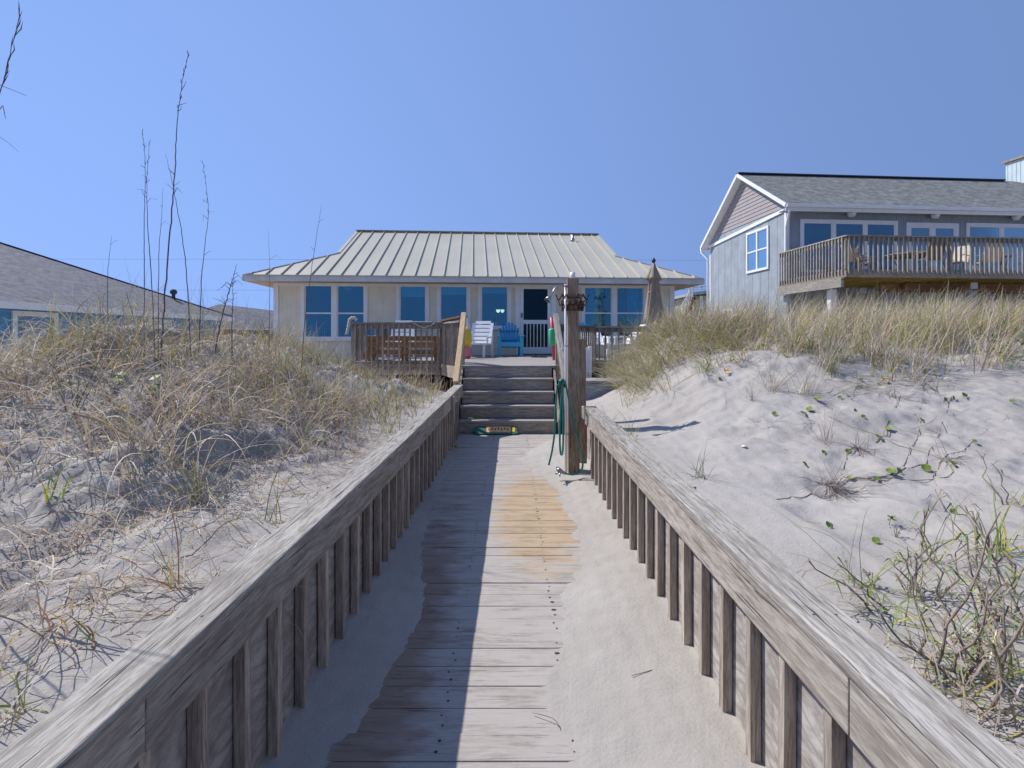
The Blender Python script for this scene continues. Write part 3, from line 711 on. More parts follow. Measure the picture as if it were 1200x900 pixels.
def sash(h, n, rail, nm='window', mull=.10, tr=.095, shade=0, curtain=None, split=None):
    x0, x1, z0, z1 = h
    fr = MB(); yF = -.035
    fr.box(x0, x0+tr, yF, .10, z0, z1).box(x1-tr, x1, yF, .10, z0, z1).box(x0+tr, x1-tr, yF, .10, z1-tr, z1).box(x0+tr, x1-tr, yF, .10, z0, z0+tr*.9)
    fr.box(x0-.02, x1+.02, yF-.03, yF-.001, z0-.035, z0+.02)
    W = (x1-x0-2*tr-(n-1)*mull*1.4)/n
    for i_ in range(1, n):
        xm = x0+tr+i_*W+(i_-1)*mull*1.4; fr.box(xm, xm+mull*1.4, yF+.004, .10, z0+tr*.9, z1-tr)
    f = build(nm, fr, 'white', house, .004, local=True)
    for i_ in range(n):
        a = x0+tr+i_*(W+mull*1.4); b = a+W
        if rail:
            zr = z0+tr+(z1-z0-2*tr)*rail
            build('meeting_rail', MB().box(a+.001, b-.001, -.005, .05, zr-.02, zr+.02), 'white', f, local=True)
        e = MB(); 
        for (p, q_, r_, s_) in ((a, a+.03, z0+tr*.9, z1-tr), (b-.03, b, z0+tr*.9, z1-tr)): e.box(p, q_, .002, .04, r_, s_)
        build('sash_stile', e, 'white', f, local=True)
        build('pane', MB().box(a+.03, b-.03, .024, .030, z0+tr*.9, z1-tr), 'glass', f, local=True)
        if shade: build('roller_shade', MB().box(a+.01, b-.01, .07, .076, z1-tr-shade, z1-tr), 'shade', f, local=True)
        if curtain:
            mt, xa, xb = curtain[i_]
            if mt:
                c = MB(); pts = []; N = 36
                for j in range(N+1):
                    u = j/N; pts.append((a+(b-a)*(xa+(xb-xa)*u), .22+.035*math.sin(u*(xb-xa)*42)))
                bb = len(c.v)
                for (x, y) in pts: c.v += [Vector((x, y, z0)), Vector((x, y, z1-.05))]
                for j in range(N): c.face([bb+2*j, bb+2*j+2, bb+2*j+3, bb+2*j+1], None, .5, 0, True)
                build('curtain', c, mt, f, local=True)
    return f
sash(WL, 2, .46, curtain=[(None, 0, 0), (None, 0, 0)])
sash(WR, 2, .50, curtain=[('curtain', -.05, .72), ('curtain', .48, 1.05)])
f = MB()
sash(M1, 1, 0, shade=.30); sash(M2, 1, 0, shade=.24); sash(M3, 1, 0, shade=.22)
# door
x0, x1, z0, z1 = DR
d0, d1 = hx(609.5), hx(645.5)
fr = MB().box(x0, d0-.005, -.04, .10, z0, z1).box(d1+.005, x1, -.04, .10, z0, z1).box(d0-.005, d1+.005, -.04, .10, z0+2.07, z1)
dr = build('door_frame', fr, 'white', house, .004, local=True)
b0, b1 = z0+.03, z0+2.06; mr = z0+.98
sdn = MB().box(d0, d0+.10, -.03, .008, b0, b1).box(d1-.10, d1, -.03, .008, b0, b1).box(d0+.10, d1-.10, -.03, .008, b1-.10, b1).box(d0+.10, d1-.10, -.03, .008, b0, b0+.20).box(d0+.10, d1-.10, -.03, .008, mr-.06, mr+.06)
build('screen_door', sdn, 'white', house, .004, local=True)
sd_ = bpy.data.objects['screen_door']
build('screen_mesh', MB().box(d0+.10, d1-.10, -.008, -.005, mr+.06, b1-.10).box(d0+.10, d1-.10, -.008, -.005, b0+.20, mr-.06), 'screen', sd_, local=True)
mb = MB(); n = 6
for i_ in range(n):
    x = d0+.10+(d1-d0-.2)*(i_+1)/(n+1); mb.box(x-.012, x+.012, -.026, -.010, b0+.20, mr-.06)
build('bars', mb, 'white', sd_, local=True)
build('handle', MB().box(d0+.035, d0+.065, -.07, -.031, mr+.12, mr+.26), 'dark', sd_, local=True)
inn = MB().box(d0-.004, d1+.004, .06, .09, z0, z0+.9).box(d0-.004, d0+.12, .06, .09, z0+.9, z0+2.06).box(d1-.12, d1+.004, .06, .09, z0+.9, z0+2.06)
build('inner_door', inn, 'soffit', dr, local=True); build('inner_pane', MB().box(d0+.12, d1-.12, .07, .078, z0+.9, z0+2.06), 'glass', dr, local=True)
build('threshold', MB().box(d0-.02, d1+.02, -.12, .03, z0-.0, z0+.028), 'dark', dr, local=True)
# ceiling lamps seen through the glass
for px_, yy, rad, lit in ((411, .9, .13, False), (706, .9, .14, False), (588, 1.6, .07, True), (593, 1.6, .06, True)):
    X_ = hx(px_)*(1+yy/HY); zt = ZT-.08
    zc = zt if not lit else zt-.62
    mb = MB().lathe((X_, yy, zc), [(rad*.3, -.10), (rad*.8, -.07), (rad, -.02), (rad, 0)], 16)
    build('ceiling_lamp', mb, 'lamp' if lit else 'white', house, local=True)
# roof : front plane, hips, gablets
ov = .58; ex0, ex1 = XL-.62, XR+.68; ey = -.55
pitch = .468; RY = (DEP/2); rz = EZ+pitch*(RY-ey)
gl = 2.05
def zroof(y): return EZ+pitch*(y-ey)
gx0, gx1 = ex0+gl, ex1-gl
yb = DEP+.55; hyf = ey+gl
front = [(ex0, ey, EZ), (ex1, ey, EZ), (gx1, hyf, zroof(hyf)), (gx1, RY, rz), (gx0, RY, rz), (gx0, hyf, zroof(hyf))]
up = Vector((0, pitch, 1)).normalized()
mb = MB(); mb.slab(front, (0, 0, -.05))
back = [(ex1, yb, EZ), (ex0, yb, EZ), (gx0, yb-gl, zroof(hyf)), (gx0, RY, rz), (gx1, RY, rz), (gx1, yb-gl, zroof(hyf))]
mb.slab(back, (0, 0, -.05))
gb = zroof(hyf)
mb.slab([(ex0, yb, EZ), (ex0, ey, EZ), (gx0, hyf, gb), (gx0, yb-gl, gb)], (0, 0, -.05))
mb.slab([(ex1, ey, EZ), (ex1, yb, EZ), (gx1, yb-gl, gb), (gx1, hyf, gb)], (0, 0, -.05))
roof = build('roof', mb, 'roof', house, local=True)
mb = MB()
for gx, s in ((gx0, 1), (gx1, -1)): mb.slab([(gx+s*.05, hyf+.1, gb), (gx+s*.05, yb-gl-.1, gb), (gx+s*.05, RY, rz-.08)], (s*.04, 0, 0))
build('gablet_wall', mb, 'wall', house, local=True)
mb = MB(); x = ex0+.18
while x < ex1-.1:
    if x < gx0: ye = ey+(x-ex0)
    elif x > gx1: ye = ey+(ex1-x)
    else: ye = RY
    if ye-ey > .1: mb.beam((x, ey-.012, EZ+.021), (x, ye-.03, zroof(ye-.03)+.021), .022, .045, up)
    x += .407
build('standing_seams', mb, 'roof', roof, .003, local=True)
mb = MB()
for a, b in (((ex0, ey), (gx0, hyf)), ((ex1, ey), (gx1, hyf))): mb.beam((a[0], a[1], EZ+.012), (b[0], b[1], gb+.012), .10, .012)
mb.beam((gx0-.02, hyf, gb+.012), (gx0-.02, RY, rz+.012), .10, .02, up).beam((gx1+.02, hyf, gb+.012), (gx1+.02, RY, rz+.012), .10, .02, up)
mb.beam((gx0-.06, RY-.075, rz-.012), (gx1+.06, RY-.075, rz-.012), .16, .006, up)
build('ridge_flashing', mb, 'roof', roof, local=True)
mb = MB().box(ex0, ex1, ey-.035, ey-.002, EZ-.17, EZ-.012).box(ex0-.033, ex0-.002, ey-.035, yb, EZ-.17, EZ-.012).box(ex1+.002, ex1+.033, ey-.035, yb, EZ-.17, EZ-.012)
build('fascia_board', mb, 'fascia', house, .004, local=True)
mb = MB().box(ex0, ex1, ey-.06, ey-.037, EZ-.03, EZ+.004)
build('drip_edge', mb, 'roof', house, local=True)
mb = MB().box(ex0, ex1, ey, 0-.04, EZ-.165, EZ-.15).box(ex0, XL-.03, -.03, yb, EZ-.165, EZ-.15).box(XR+.03, ex1, -.03, yb, EZ-.165, EZ-.15)
build('soffit', mb, 'soffit', house, local=True)
vy = RY-.9; X_ = hx(678)*(1+(vy)/HY)+.02
build('roof_vent', MB().lathe((X_, vy, zroof(vy)-.05), [(.11, 0), (.08, .10), (.05, .14), (.05, .27)], 14), 'steel', roof, local=True)
mb = MB()
for x in np.arange(XL+.3, XR, 2.3):
    for y in (.3, 4, 7.9): mb.box(x-.12, x+.12, y-.12, y+.12, -.5, ZB+.02)
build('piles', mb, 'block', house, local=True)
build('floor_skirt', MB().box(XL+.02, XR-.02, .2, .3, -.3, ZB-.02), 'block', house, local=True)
for px_ in (668,):
    X_ = hx(px_)*.995; build('wall_lantern', MB().lathe((X_+.03, -.09, 2.62), [(.03, 0), (.07, .04), (.075, .18), (.03, .26)], 12).tube([(X_+.03, -.02, 2.8), (X_+.03, -.09, 2.86)], .012, 6), 'white', house, local=True)

# ---------------------------------------------------------------- blue grey house on the right
T2 = math.radians(4.6); GX, GY = 10.72, 20.0
c2, s2 = math.cos(T2), math.sin(T2)
def gx_(px, yl=0):
    k = (px-600)/F  # world x = GX + X c - yl s ; y = GY + X s + yl c
    return (k*(GY+yl*c2)-GX+yl*s2)/(c2-k*s2)
def gz_(px, row, yl=0): return EYE+(HOR-row)/F*(GY+gx_(px, yl)*s2+yl*c2)
gh = thing('blue_grey_house', 'two storey blue grey house with grey shingle roof and raised deck at the right', 'house', (GX, GY, 0), T2)
GW, GD, GE = 19.0, 6.4, 6.70
mb = MB().box(.0, GW, 0, .1, .0, GE-.05).box(0, .1, .101, GD, 0, GE-.05).box(.101, GW, GD-.1, GD, 0, GE-.05).box(GW-.1, GW, .101, GD-.101, 0, GE-.05)
build('wall', mb, 'bluegrey', gh, local=True)
mb = MB()
for x in np.arange(.1, GW, .102): mb.box(x, x+.086, -.012, 0, 3.0, GE-.15)
build('grooved_siding', mb, 'bluegrey', gh, local=True)
mb = MB()
for y in np.arange(.6, GD, .61): mb.box(-.008, 0, y-.008, y+.008, 0, GE-.1)
build('panel_battens', mb, 'bluegrey', gh, local=True)
RZ = 8.95; RYl = 3.1; ze, zb2 = GE, GE-.40
gp0 = (-.0, -.45, ze); gp1 = (0, GD+.35, zb2)
mb = MB().slab([(0.001, -.2, ze-.05), (0.001, GD+.1, zb2-.0), (0.001, RYl, RZ-.14)], (.1, 0, 0)); build('gable_wall', mb, 'mauve', gh, local=True)
mb = MB()
z = ze-.02
while z < RZ-.25:
    t_ = (z-ze)/(RZ-.14-ze); ya = -.2+max(t_, 0)*(RYl+.2); yb_ = GD+.1-(z-zb2)/(RZ-.14-zb2)*(GD+.1-RYl)
    mb.slab([(-.022, ya+.02, z), (-.022, yb_-.02, z), (-.004, yb_-.02, z+.158), (-.004, ya+.02, z+.158)], (.012, 0, 0)); z += .165
build('lap_siding', mb, 'mauve', gh, local=True)
build('gable_band', MB().beam((-.03, -.25, ze-.10), (-.03, GD+.1, zb2-.05), .05, .14), 'white', gh, local=True)
rx = 12.7; ov2 = .32
mb = MB()
nf = Vector((0, RYl+.45, RZ-ze)).normalized(); nb_ = Vector((0, -(GD+.35-RYl), RZ-zb2)).normalized()
mb.slab([(-ov2, -.45, ze), (GW+.3, -.45, ze), (rx+.5, RYl, RZ), (-ov2, RYl, RZ)], (0, 0, -.09), 0, ((0, -.45, ze), (1, 0, 0), nf))
mb.slab([(GW+.3, GD+.35, zb2), (-ov2, GD+.35, zb2), (-ov2, RYl, RZ), (rx+.5, RYl, RZ)], (0, 0, -.09), 0, ((0, GD+.35, zb2), (1, 0, 0), nb_))
mb.slab([(GW+.3, -.45, ze), (GW+.3, GD+.35, zb2), (rx+.5, RYl, RZ)], (0, 0, -.09), 0, ((GW, 0, ze), (0, 1, 0), (-.9, 0, .4)))
groof = build('roof', mb, 'shingle', gh, local=True)
build('ridge_cap', MB().beam((-ov2, RYl, RZ+.02), (rx, RYl, RZ+.02), .26, .05), 'dark', groof, local=True)
mb = MB().beam((-ov2-.02, -.47, ze-.06), (-ov2-.02, RYl, RZ-.06), .04, .14, nf.cross(Vector((1, 0, 0)))).beam((-ov2-.02, GD+.37, zb2-.06), (-ov2-.02, RYl, RZ-.06), .04, .14)
build('rake_board', mb, 'white', gh, local=True)
build('gable_soffit', MB().slab([(-ov2, -.40, ze-.12), (0, -.40, ze-.12), (0, RYl, RZ-.12), (-ov2, RYl, RZ-.12)], (0, 0, -.015)).slab([(-ov2, GD+.3, zb2-.12), (0, GD+.3, zb2-.12), (0, RYl, RZ-.12), (-ov2, RYl, RZ-.12)], (0, 0, -.015)), 'white', gh, local=True)
gut = build('gutter', MB().beam((-ov2, -.50, ze-.08), (GW+.3, -.50, ze-.08), .11, .13), 'white', gh, .01, local=True)
build('fascia_board', MB().box(-ov2, GW+.3, -.445, -.42, ze-.28, ze-.02), 'white', gh, local=True)
build('soffit', MB().box(-ov2, GW+.3, -.42, -.013, ze-.25, ze-.22), 'bluegrey', gh, local=True)
build('corner_trim', MB().box(-.025, .10, -.028, -.013, 0, GE-.3).box(-.025, -.002, -.028, .10, 0, GE-.2).box(-.025, -.002, GD-.1, GD+.02, 0, zb2-.1), 'white', gh, local=True)
build('downspout', MB().tube([(-.2, -.5, ze-.15), (-.2, -.48, ze-.3), (-.10, -.14, ze-.85), (-.08, -.10, ze-1.0), (-.08, -.10, .3)], .05, 8), 'white', gh, local=True)
build('downspout', MB().tube([(-.28, GD+.42, zb2-.1), (-.28, GD+.40, zb2-.28), (-.09, GD+.12, zb2-.65), (-.08, GD+.10, zb2-.9), (-.08, GD+.1, .3)], .055, 8), 'white', gh, local=True)
build('back_gutter', MB().beam((-ov2, GD+.40, zb2-.08), (GW, GD+.40, zb2-.08), .11, .13), 'white', gh, local=True)
def win2(x0, x1, z0, z1, n, blind='shade', nm='window', tr=.11, sill=True, bl=1.0):
    fr = MB(); W = (x1-x0-tr*(n+1))/n
    fr.box(x0, x1, -.065, -.014, z1-tr, z1).box(x0, x1, -.065, -.014, z0, z0+tr)
    for i_ in range(n+1): xx = x0+i_*(W+tr); fr.box(xx, xx+tr, -.062, -.014, z0+tr, z1-tr)
    f = build(nm, fr, 'white', gh, .005, local=True)
    for i_ in range(n):
        xx = x0+tr+i_*(W+tr)
        inn = MB().box(xx, xx+.05, -.048, -.014, z0+tr, z1-tr).box(xx+W-.05, xx+W, -.048, -.014, z0+tr, z1-tr).box(xx+.05, xx+W-.05, -.048, -.014, z1-tr-.05, z1-tr)
        build('sash', inn, 'white', f, local=True)
        build('blind', MB().box(xx+.05, xx+W-.05, -.022, -.0135, z0+tr, z1-tr-.05), blind, f, local=True)
        build('pane', MB().box(xx+.05, xx+W-.05, -.036, -.032, z0+tr, z1-tr-.05), 'glass2', f, local=True)
    return f
FD = 3.78
w0 = win2(gx_(937), gx_(1051), FD+.35, gz_(990, 258), 3, 'inner')
w1 = win2(gx_(1061), gx_(1122), FD+.03, gz_(1090, 261.5), 2, 'shade', 'french_door', .16)
build('handle', MB().box(gx_(1091)-.02, gx_(1091)+.02, -.12, -.066, FD+.95, FD+1.1), 'dark', w1, local=True)
w2 = win2(gx_(1131), gx_(1131)+3.1, FD+.35, gz_(1160, 262), 2, 'shade')
# side windows on the gable end (local x=0 plane)
def side_win(y0, y1, z0, z1):
    tr = .10; fr = MB(); ym = (y0+y1)/2
    fr.box(-.06, -.009, y0, y1, z1-tr, z1).box(-.06, -.009, y0, y1, z0, z0+tr)
    for yy in (y0, ym-tr/2, y1-tr): fr.box(-.057, -.009, yy, yy+tr, z0+tr, z1-tr)
    f = build('side_window', fr, 'white', gh, local=True)
    for a, b in ((y0+tr, ym-tr/2), (ym+tr/2, y1-tr)):
        build('blind', MB().box(-.0125, -.0085, a, b, z0+tr, z1-tr), 'shade', f, local=True)
        build('pane', MB().box(-.030, -.026, a, b, z0+tr, z1-tr), 'glass2', f, local=True)
        build('meeting_rail', MB().box(-.045, -.031, a, b, (z0+z1)/2-.03, (z0+z1)/2+.03), 'white', f, local=True)
side_win(1.15, 2.85, 4.42, 6.22); side_win(4.0, 4.9, 2.1, 2.95)
for px_ in (998, 1096, 1191):
    x = gx_(px_, -.25)
    build('flood_light', MB().lathe((x, -.25, ze-.42), [(.05, 0), (.14, .02), (.20, .12), (.20, .17)], 4), 'white', gh, local=True)
# lower storey window and garage face
win2(gx_(1095), gx_(1120), 1.0, 2.7, 1, 'inner')
# chimney (box clad in siding with a metal cap)
ch = MB(); cx0 = 14.3; ch.box(cx0, cx0+2.2, 2.0, 4.4, 5.5, 10.25); chm = build('chimney', ch, 'palesiding', gh, local=True)
mb = MB()
for x in np.arange(cx0+.1, cx0+2.2, .2): mb.box(x, x+.02, 1.985, 2.0, 6, 10.24)
for y in np.arange(2.1, 4.4, .2): mb.box(cx0-.015, cx0, y, y+.02, 6, 10.24)
build('siding_ribs', mb, 'palesiding', chm, local=True)
build('cap', MB().box(cx0-.1, cx0+2.3, 1.9, 4.5, 10.26, 10.36), 'deckgrey', chm, local=True)
build('flue', MB().tube([(cx0+1.2, 3.2, 10.36), (cx0+1.2, 3.2, 10.65)], .22, 14).lathe((cx0+1.2, 3.2, 10.65), [(.42, 0), (.40, .05), (.1, .2)], 14), 'dark', chm, local=True)
# raised deck
DX0, DY0 = -.30, -3.6
rd = thing('raised_deck', 'raised wooden deck on posts in front of the blue grey house', 'deck', (GX, GY, 0), T2)
mb = MB()
for y in np.arange(DY0, -.1, .1435): mb.box(DX0, GW-1, y, y+.138, FD-.04, FD)
build('deck_boards', mb, 'deckgrey', rd, local=True)
mb = MB()
for x in np.arange(DX0+.2, GW-1, .42): mb.box(x, x+.04, DY0+.05, -.05, FD-.25, FD-.045)
build('joists', mb, 'under', rd, local=True)
build('rim_board', MB().box(DX0, GW-1, DY0-.045, DY0-.002, FD-.26, FD-.03), 'deckgrey', rd, local=True)
build('end_rim_board', MB().box(DX0-.045, DX0-.002, DY0-.04, -.05, FD-.26, FD-.03), 'deckgrey', rd, local=True)
build('end_beam', MB().beam((DX0-.1, DY0+.05, FD-.42), (DX0-.1, -.1, FD-.42), .10, .30), 'cap', rd, local=True)
build('main_beam', MB().box(DX0+3.4, GW-1, DY0+1.5, DY0+1.65, FD-.56, FD-.255), 'brown', rd, local=True)
build('front_beam', MB().beam((DX0+2.5, DY0+1.7, FD-.42), (GW-1, -.6, FD-.42), .12, .26), 'brown', rd, local=True)
for x, y, m_ in ((DX0+.2, DY0+.95, 'white'), (5.0, DY0+.95, 'bluegrey'), (9.5, DY0+.95, 'bluegrey'), (DX0+.15, -.3, 'bluegrey'), (2.6, -.6, 'bluegrey')):
    build('deck_post', MB().box(x-.1, x+.1, y-.1, y+.1, -.2, FD-.57), m_, rd, local=True)
    build('bracket', MB().box(x-.12, x+.12, y-.13, y-.11, FD-.52, FD-.30), 'palesiding', rd, local=True)
# its railing, world coordinates through a local builder
rl3 = thing('raised_deck_railing', 'grey wooden railing around the raised deck of the blue grey house', 'railing', (GX, GY, 0), T2)
zt_ = FD+1.07; zb_ = FD-.10
build('top_rail', MB().box(DX0-.08, GW-1, DY0-.10, DY0+.02, zt_-.03, zt_+.01), 'cap', rl3, local=True)
build('end_top_rail', MB().box(DX0-.08, DX0+.04, DY0+.021, -.05, zt_-.03, zt_+.01), 'cap', rl3, local=True)
build('upper_rail', MB().box(DX0-.03, GW-1, DY0-.045, DY0-.01, zt_-.17, zt_-.031), 'deckgrey', rl3, local=True)
build('end_upper_rail', MB().box(DX0-.045, DX0-.01, DY0, -.05, zt_-.17, zt_-.031), 'deckgrey', rl3, local=True)
pr = []
for i_ in range(5): pr.append(build('baluster', MB().beam((0, 0, zt_-.04), (0, 0, zb_-.05), .04, .04, (0, 1, 0)), 'cap', rl3, base=(0, 0, 0)))
def bal_at(x, y, cnt=[0]):
    k_ = cnt[0]; cnt[0] += 1
    o = pr[k_] if k_ < 5 else share(random.choice(pr), rl3, (0, 0, 0)); o.location = (x, y, 0)
nb_f = np.arange(DX0+.02, 12.0, .168)
for x in nb_f: bal_at(x, DY0-.068)
for y in np.arange(DY0+.1, -.05, .152): bal_at(DX0-.068, y)
for x in (DX0+.0, 3.3, 6.6, 9.9): build('rail_post', MB().box(x-.045, x+.045, DY0-.005, DY0+.085, FD, zt_-.032), 'cap', rl3, local=True)

# ---------------------------------------------------------------- blue house on the left
bh = thing('blue_house', 'bright blue house with slate grey hipped shingle roof at the far left', 'house', (-16, 12, 0))
Y0, Y1 = 10.0, 28.6; XE = -15.55; EZ3 = 2.72; pt = .45; half = 8.4
mb = MB().box(-32, -16, Y0+.5, Y1-.5, -.2, EZ3-.1); build('wall', mb, 'blue', bh)
xr_ = XE-half; rzz = EZ3+pt*half
R_ = [(XE, Y0, EZ3), (XE, Y1, EZ3), (xr_, Y1-half, rzz), (xr_, Y0+half, rzz)]
mb = MB().slab(R_, (0, 0, -.08), 0, ((XE, Y0, EZ3), (0, 1, 0), (-.912, 0, .41)))
xe2 = xr_-half
mb.slab([(xe2, Y1, EZ3), (xe2, Y0, EZ3), (xr_, Y0+half, rzz), (xr_, Y1-half, rzz)], (0, 0, -.08), 0, ((XE, Y0, EZ3), (0, 1, 0), (.912, 0, .41)))
mb.slab([(XE, Y1, EZ3), (xe2, Y1, EZ3), (xr_, Y1-half, rzz)], (0, 0, -.08), 0, ((XE, Y1, EZ3), (1, 0, 0), (0, -.912, .41)))
mb.slab([(xe2, Y0, EZ3), (XE, Y0, EZ3), (xr_, Y0+half, rzz)], (0, 0, -.08), 0, ((XE, Y0, EZ3), (1, 0, 0), (0, .912, .41)))
br_ = build('roof', mb, 'shingle2', bh)
build('hip_cap', MB().beam((XE, Y1, EZ3+.01), (xr_, Y1-half, rzz+.02), .2, .04).beam((xr_, Y1-half, rzz+.02), (xr_, Y0+half, rzz+.02), .2, .04), 'shingle2', br_)
build('fascia_board', MB().box(XE, XE+.03, Y0, Y1, EZ3-.24, EZ3-.005), 'white', bh)
build('soffit', MB().box(-16, XE, Y0, Y1, EZ3-.2, EZ3-.17), 'white', bh)
def bwin(ya, yb_, za, zb_, blind):
    fr = MB(); tr = .16
    fr.box(-16+.005, -15.94, ya, yb_, zb_-tr, zb_).box(-16+.005, -15.94, ya, yb_, za, za+tr).box(-16+.005, -15.94, ya, ya+tr, za+tr, zb_-tr).box(-16+.005, -15.94, yb_-tr, yb_, za+tr, zb_-tr)
    f = build('window', fr, 'white', bh)
    build('blind', MB().box(-15.995, -15.985, ya+tr, yb_-tr, za+tr+.3, zb_-tr), blind, f)
    build('pane', MB().box(-15.966, -15.962, ya+tr, yb_-tr, za+tr, zb_-tr), 'glass2', f)
bwin(16.35, 18.0, .75, 2.45, 'khaki'); bwin(22.5, 24, .9, 2.4, 'inner'); bwin(12.5, 14.5, .75, 2.45, 'khaki')
build('ridge_vent', MB().box(xr_-.3, xr_+.3, Y1-half-1.0, Y1-half-.1, rzz-.02, rzz+.16), 'dark', br_)
vp = Vector((XE-1.9, Y1-2.2, EZ3+.45*1.9)); build('vent_turbine', MB().lathe(vp, [(.08, -.1), (.08, .22), (.14, .26), (.17, .36), (.12, .46), (.03, .5)], 12), 'shingle2', br_)
# distant grey roofed building behind
dh = thing('distant_grey_house', 'low distant building with pale grey roof between the blue and beige houses', 'house', (-19, 42, 0))
build('wall', MB().box(-26, -13.5, 38, 46, -.3, 2.3), 'brown', dh)
mb = MB().slab([(-27, 37.4, 2.3), (-13, 37.4, 2.0), (-13, 42, 3.0), (-24, 42, 4.3)], (0, 0, -.1)).slab([(-13, 46.6, 2.0), (-27, 46.6, 2.3), (-24, 42, 4.3), (-13, 42, 3.0)], (0, 0, -.1)); build('roof', mb, 'shingle2', dh)
# distant sage house in the gap
sg = thing('sage_green_house', 'distant sage green stilt house seen in the gap between the two main houses', 'house', (15, 40, 0))
def SP(px, row, d=40): return P(px, row, d)
a = SP(813, 345); b = SP(846, 345)
x0, x1 = a.x, b.x+3; zt_2 = SP(813, 347).z
build('wall', MB().box(x0, x1, 40, 48, 2.1, zt_2+.0), 'olive', sg)
build('roof', MB().slab([(x0-.4, 39.6, zt_2+.02), (x1, 39.6, zt_2+.75), (x1, 48, zt_2+.75), (x0-.4, 48, zt_2+.02)], (0, 0, .22)), 'bluegrey', sg)
build('base_band', MB().box(x0-.05, x1, 39.9, 39.98, 1.7, 2.3), 'white', sg)
build('lower_wall', MB().box(x0+.3, x1, 40.3, 47.5, -.2, 1.68), 'palesiding', sg)
for px_, wd, r0, r1 in ((822, 3.6, 347, 362), (815.5, 1.8, 350, 354)):
    p0 = SP(px_-wd/2, r1, 39.95); p1 = SP(px_+wd/2, r0, 39.95); tr = .12
    f = build('window', MB().box(p0.x, p1.x, 39.92, 39.985, p1.z-tr, p1.z).box(p0.x, p1.x, 39.92, 39.985, p0.z, p0.z+tr).box(p0.x, p0.x+tr*.6, 39.92, 39.985, p0.z+tr, p1.z-tr).box(p1.x-tr*.6, p1.x, 39.92, 39.985, p0.z+tr, p1.z-tr), 'white', sg)
    build('pane', MB().box(p0.x+.05, p1.x-.05, 39.95, 39.96, p0.z+.1, p1.z-.1), 'shade', f)
mb = MB(); p_ = SP(798, 372, 39); 
stx = build('staircase', MB().beam(SP(799, 373, 39.4), SP(812, 349, 39.4), 1.0, .18), 'brown', sg)
for i_ in range(9):
    q0 = SP(799+i_*1.6, 372-i_*2.9, 38.9); build('stair_baluster', MB().beam(q0, q0+Vector((0, 0, .95)), .05, .05, (0, 1, 0)), 'white', sg)
build('stair_rail', MB().beam(SP(799, 358, 38.9), SP(812, 334, 38.9), .06, .05), 'white', sg)
build('roof_deck_rail', MB().beam(SP(807, 336, 39.4), SP(813, 336, 39.4), .06, .9).beam(SP(813, 337, 39.4), SP(846, 334, 39.4), .07, .06).beam(SP(822, 340, 39.4), SP(822, 334, 39.4), .07, .07, (0, 1, 0)).beam(SP(832, 339, 39.4), SP(832, 334, 39.4), .07, .07, (0, 1, 0)).beam(SP(842, 338, 39.4), SP(842, 333, 39.4), .07, .07, (0, 1, 0)), 'fascia', sg)
build('stair_landing', MB().beam(SP(806, 350, 39.4), SP(814, 350, 39.4), 1.0, .2), 'brown', sg)
for px_ in (799, 804, 810): build('stair_post', MB().beam(SP(px_, 400, 39.4)-Vector((0, 0, .6)), SP(px_, 372-(px_-799)*1.9, 39.4), .16, .16, (0, 1, 0)), 'brown' if px_ > 800 else 'white', sg)
fnc = thing('white_fence', 'small stretch of white fence beyond the corner of the beige house', 'fence', (12, 38, 0))
mb = MB()
for i_ in range(10): mb.box(11.6+.25*i_, 11.82+.25*i_, 36, 36.04, .2, 2.55)
build('boards', mb, 'white', fnc); build('rails', MB().box(11.55, 14.1, 36.041, 36.09, .8, .9).box(11.55, 14.1, 36.041, 36.09, 2.1, 2.2), 'white', fnc)
# power lines
for i_, (ra, rb, rc, dd, lab) in enumerate(((303, 305, 306, 60, 'thin upper power line crossing the sky behind the beige house'), (339, 345, 336, 58, 'thin lower power line crossing behind the beige house near the horizon'))):
    pts = []
    for k_ in range(41):
        u = k_/40; px_ = -220+1700*u; row = ra*(1-u)+rc*u+(rb-ra*.5-rc*.5)*4*u*(1-u)*.3
        pts.append(P(px_, row, dd))
    o = build('power_line', MB().tube(pts, .012, 5), 'wire', None, base=pts[0]); tag(o, lab, 'power line')
# ---------------------------------------------------------------- furniture on the beige house deck
def adirondack(label, loc, rz, mat, back, group=None):
    t = thing('adirondack_chair', label, 'chair', loc, 0)
    def bl(nm, mb, mt, bv=.006): return build(nm, mb, mt, t, bv, local=True)
    mb = MB()
    for i_ in range(5):
        y = -.30+i_*.105; mb.beam((-.25, y, .36-.028*i_), (.25, y, .36-.028*i_), .098, .024)
    bl('seat', mb, mat)
    mb = MB().beam((-.27, -.36, .33), (.27, -.36, .33), .03, .12); bl('seat_apron', mb, mat)
    for i_ in range(7):
        a = (i_-3)/3; top = .95-.16*a*a
        m_ = MB().beam((a*.17, .17, .26), (a*.26, .17+.36*(top-.26)/.7, top), .068, .02, (0, -1, .3)); 
        bl('back_slat', m_, back)
    bl('back_rail', MB().beam((-.27, .235, .45), (.27, .235, .45), .04, .05).beam((-.27, .36, .72), (.27, .36, .72), .04, .05), back)
    for s in (-1, 1):
        bl('arm', MB().beam((s*.33, -.42, .56), (s*.33, .30, .57), .12, .025), mat)
        bl('leg', MB().beam((s*.30, -.36, 0), (s*.30, -.34, .55), .09, .06, (0, 1, 0)), mat)
        bl('leg', MB().beam((s*.29, .42, 0), (s*.29, .22, .56), .08, .045, (0, 1, 0)), mat)
        bl('side_rail', MB().beam((s*.275, -.36, .33), (s*.275, .38, .12), .035, .10), mat)
    t.rotation_euler = (0, 0, rz)
    return t
adirondack('turquoise plastic adirondack chair beside the white screen door', (.13-.19, 14.2, DZ), .05, 'aqua', 'deepblue')
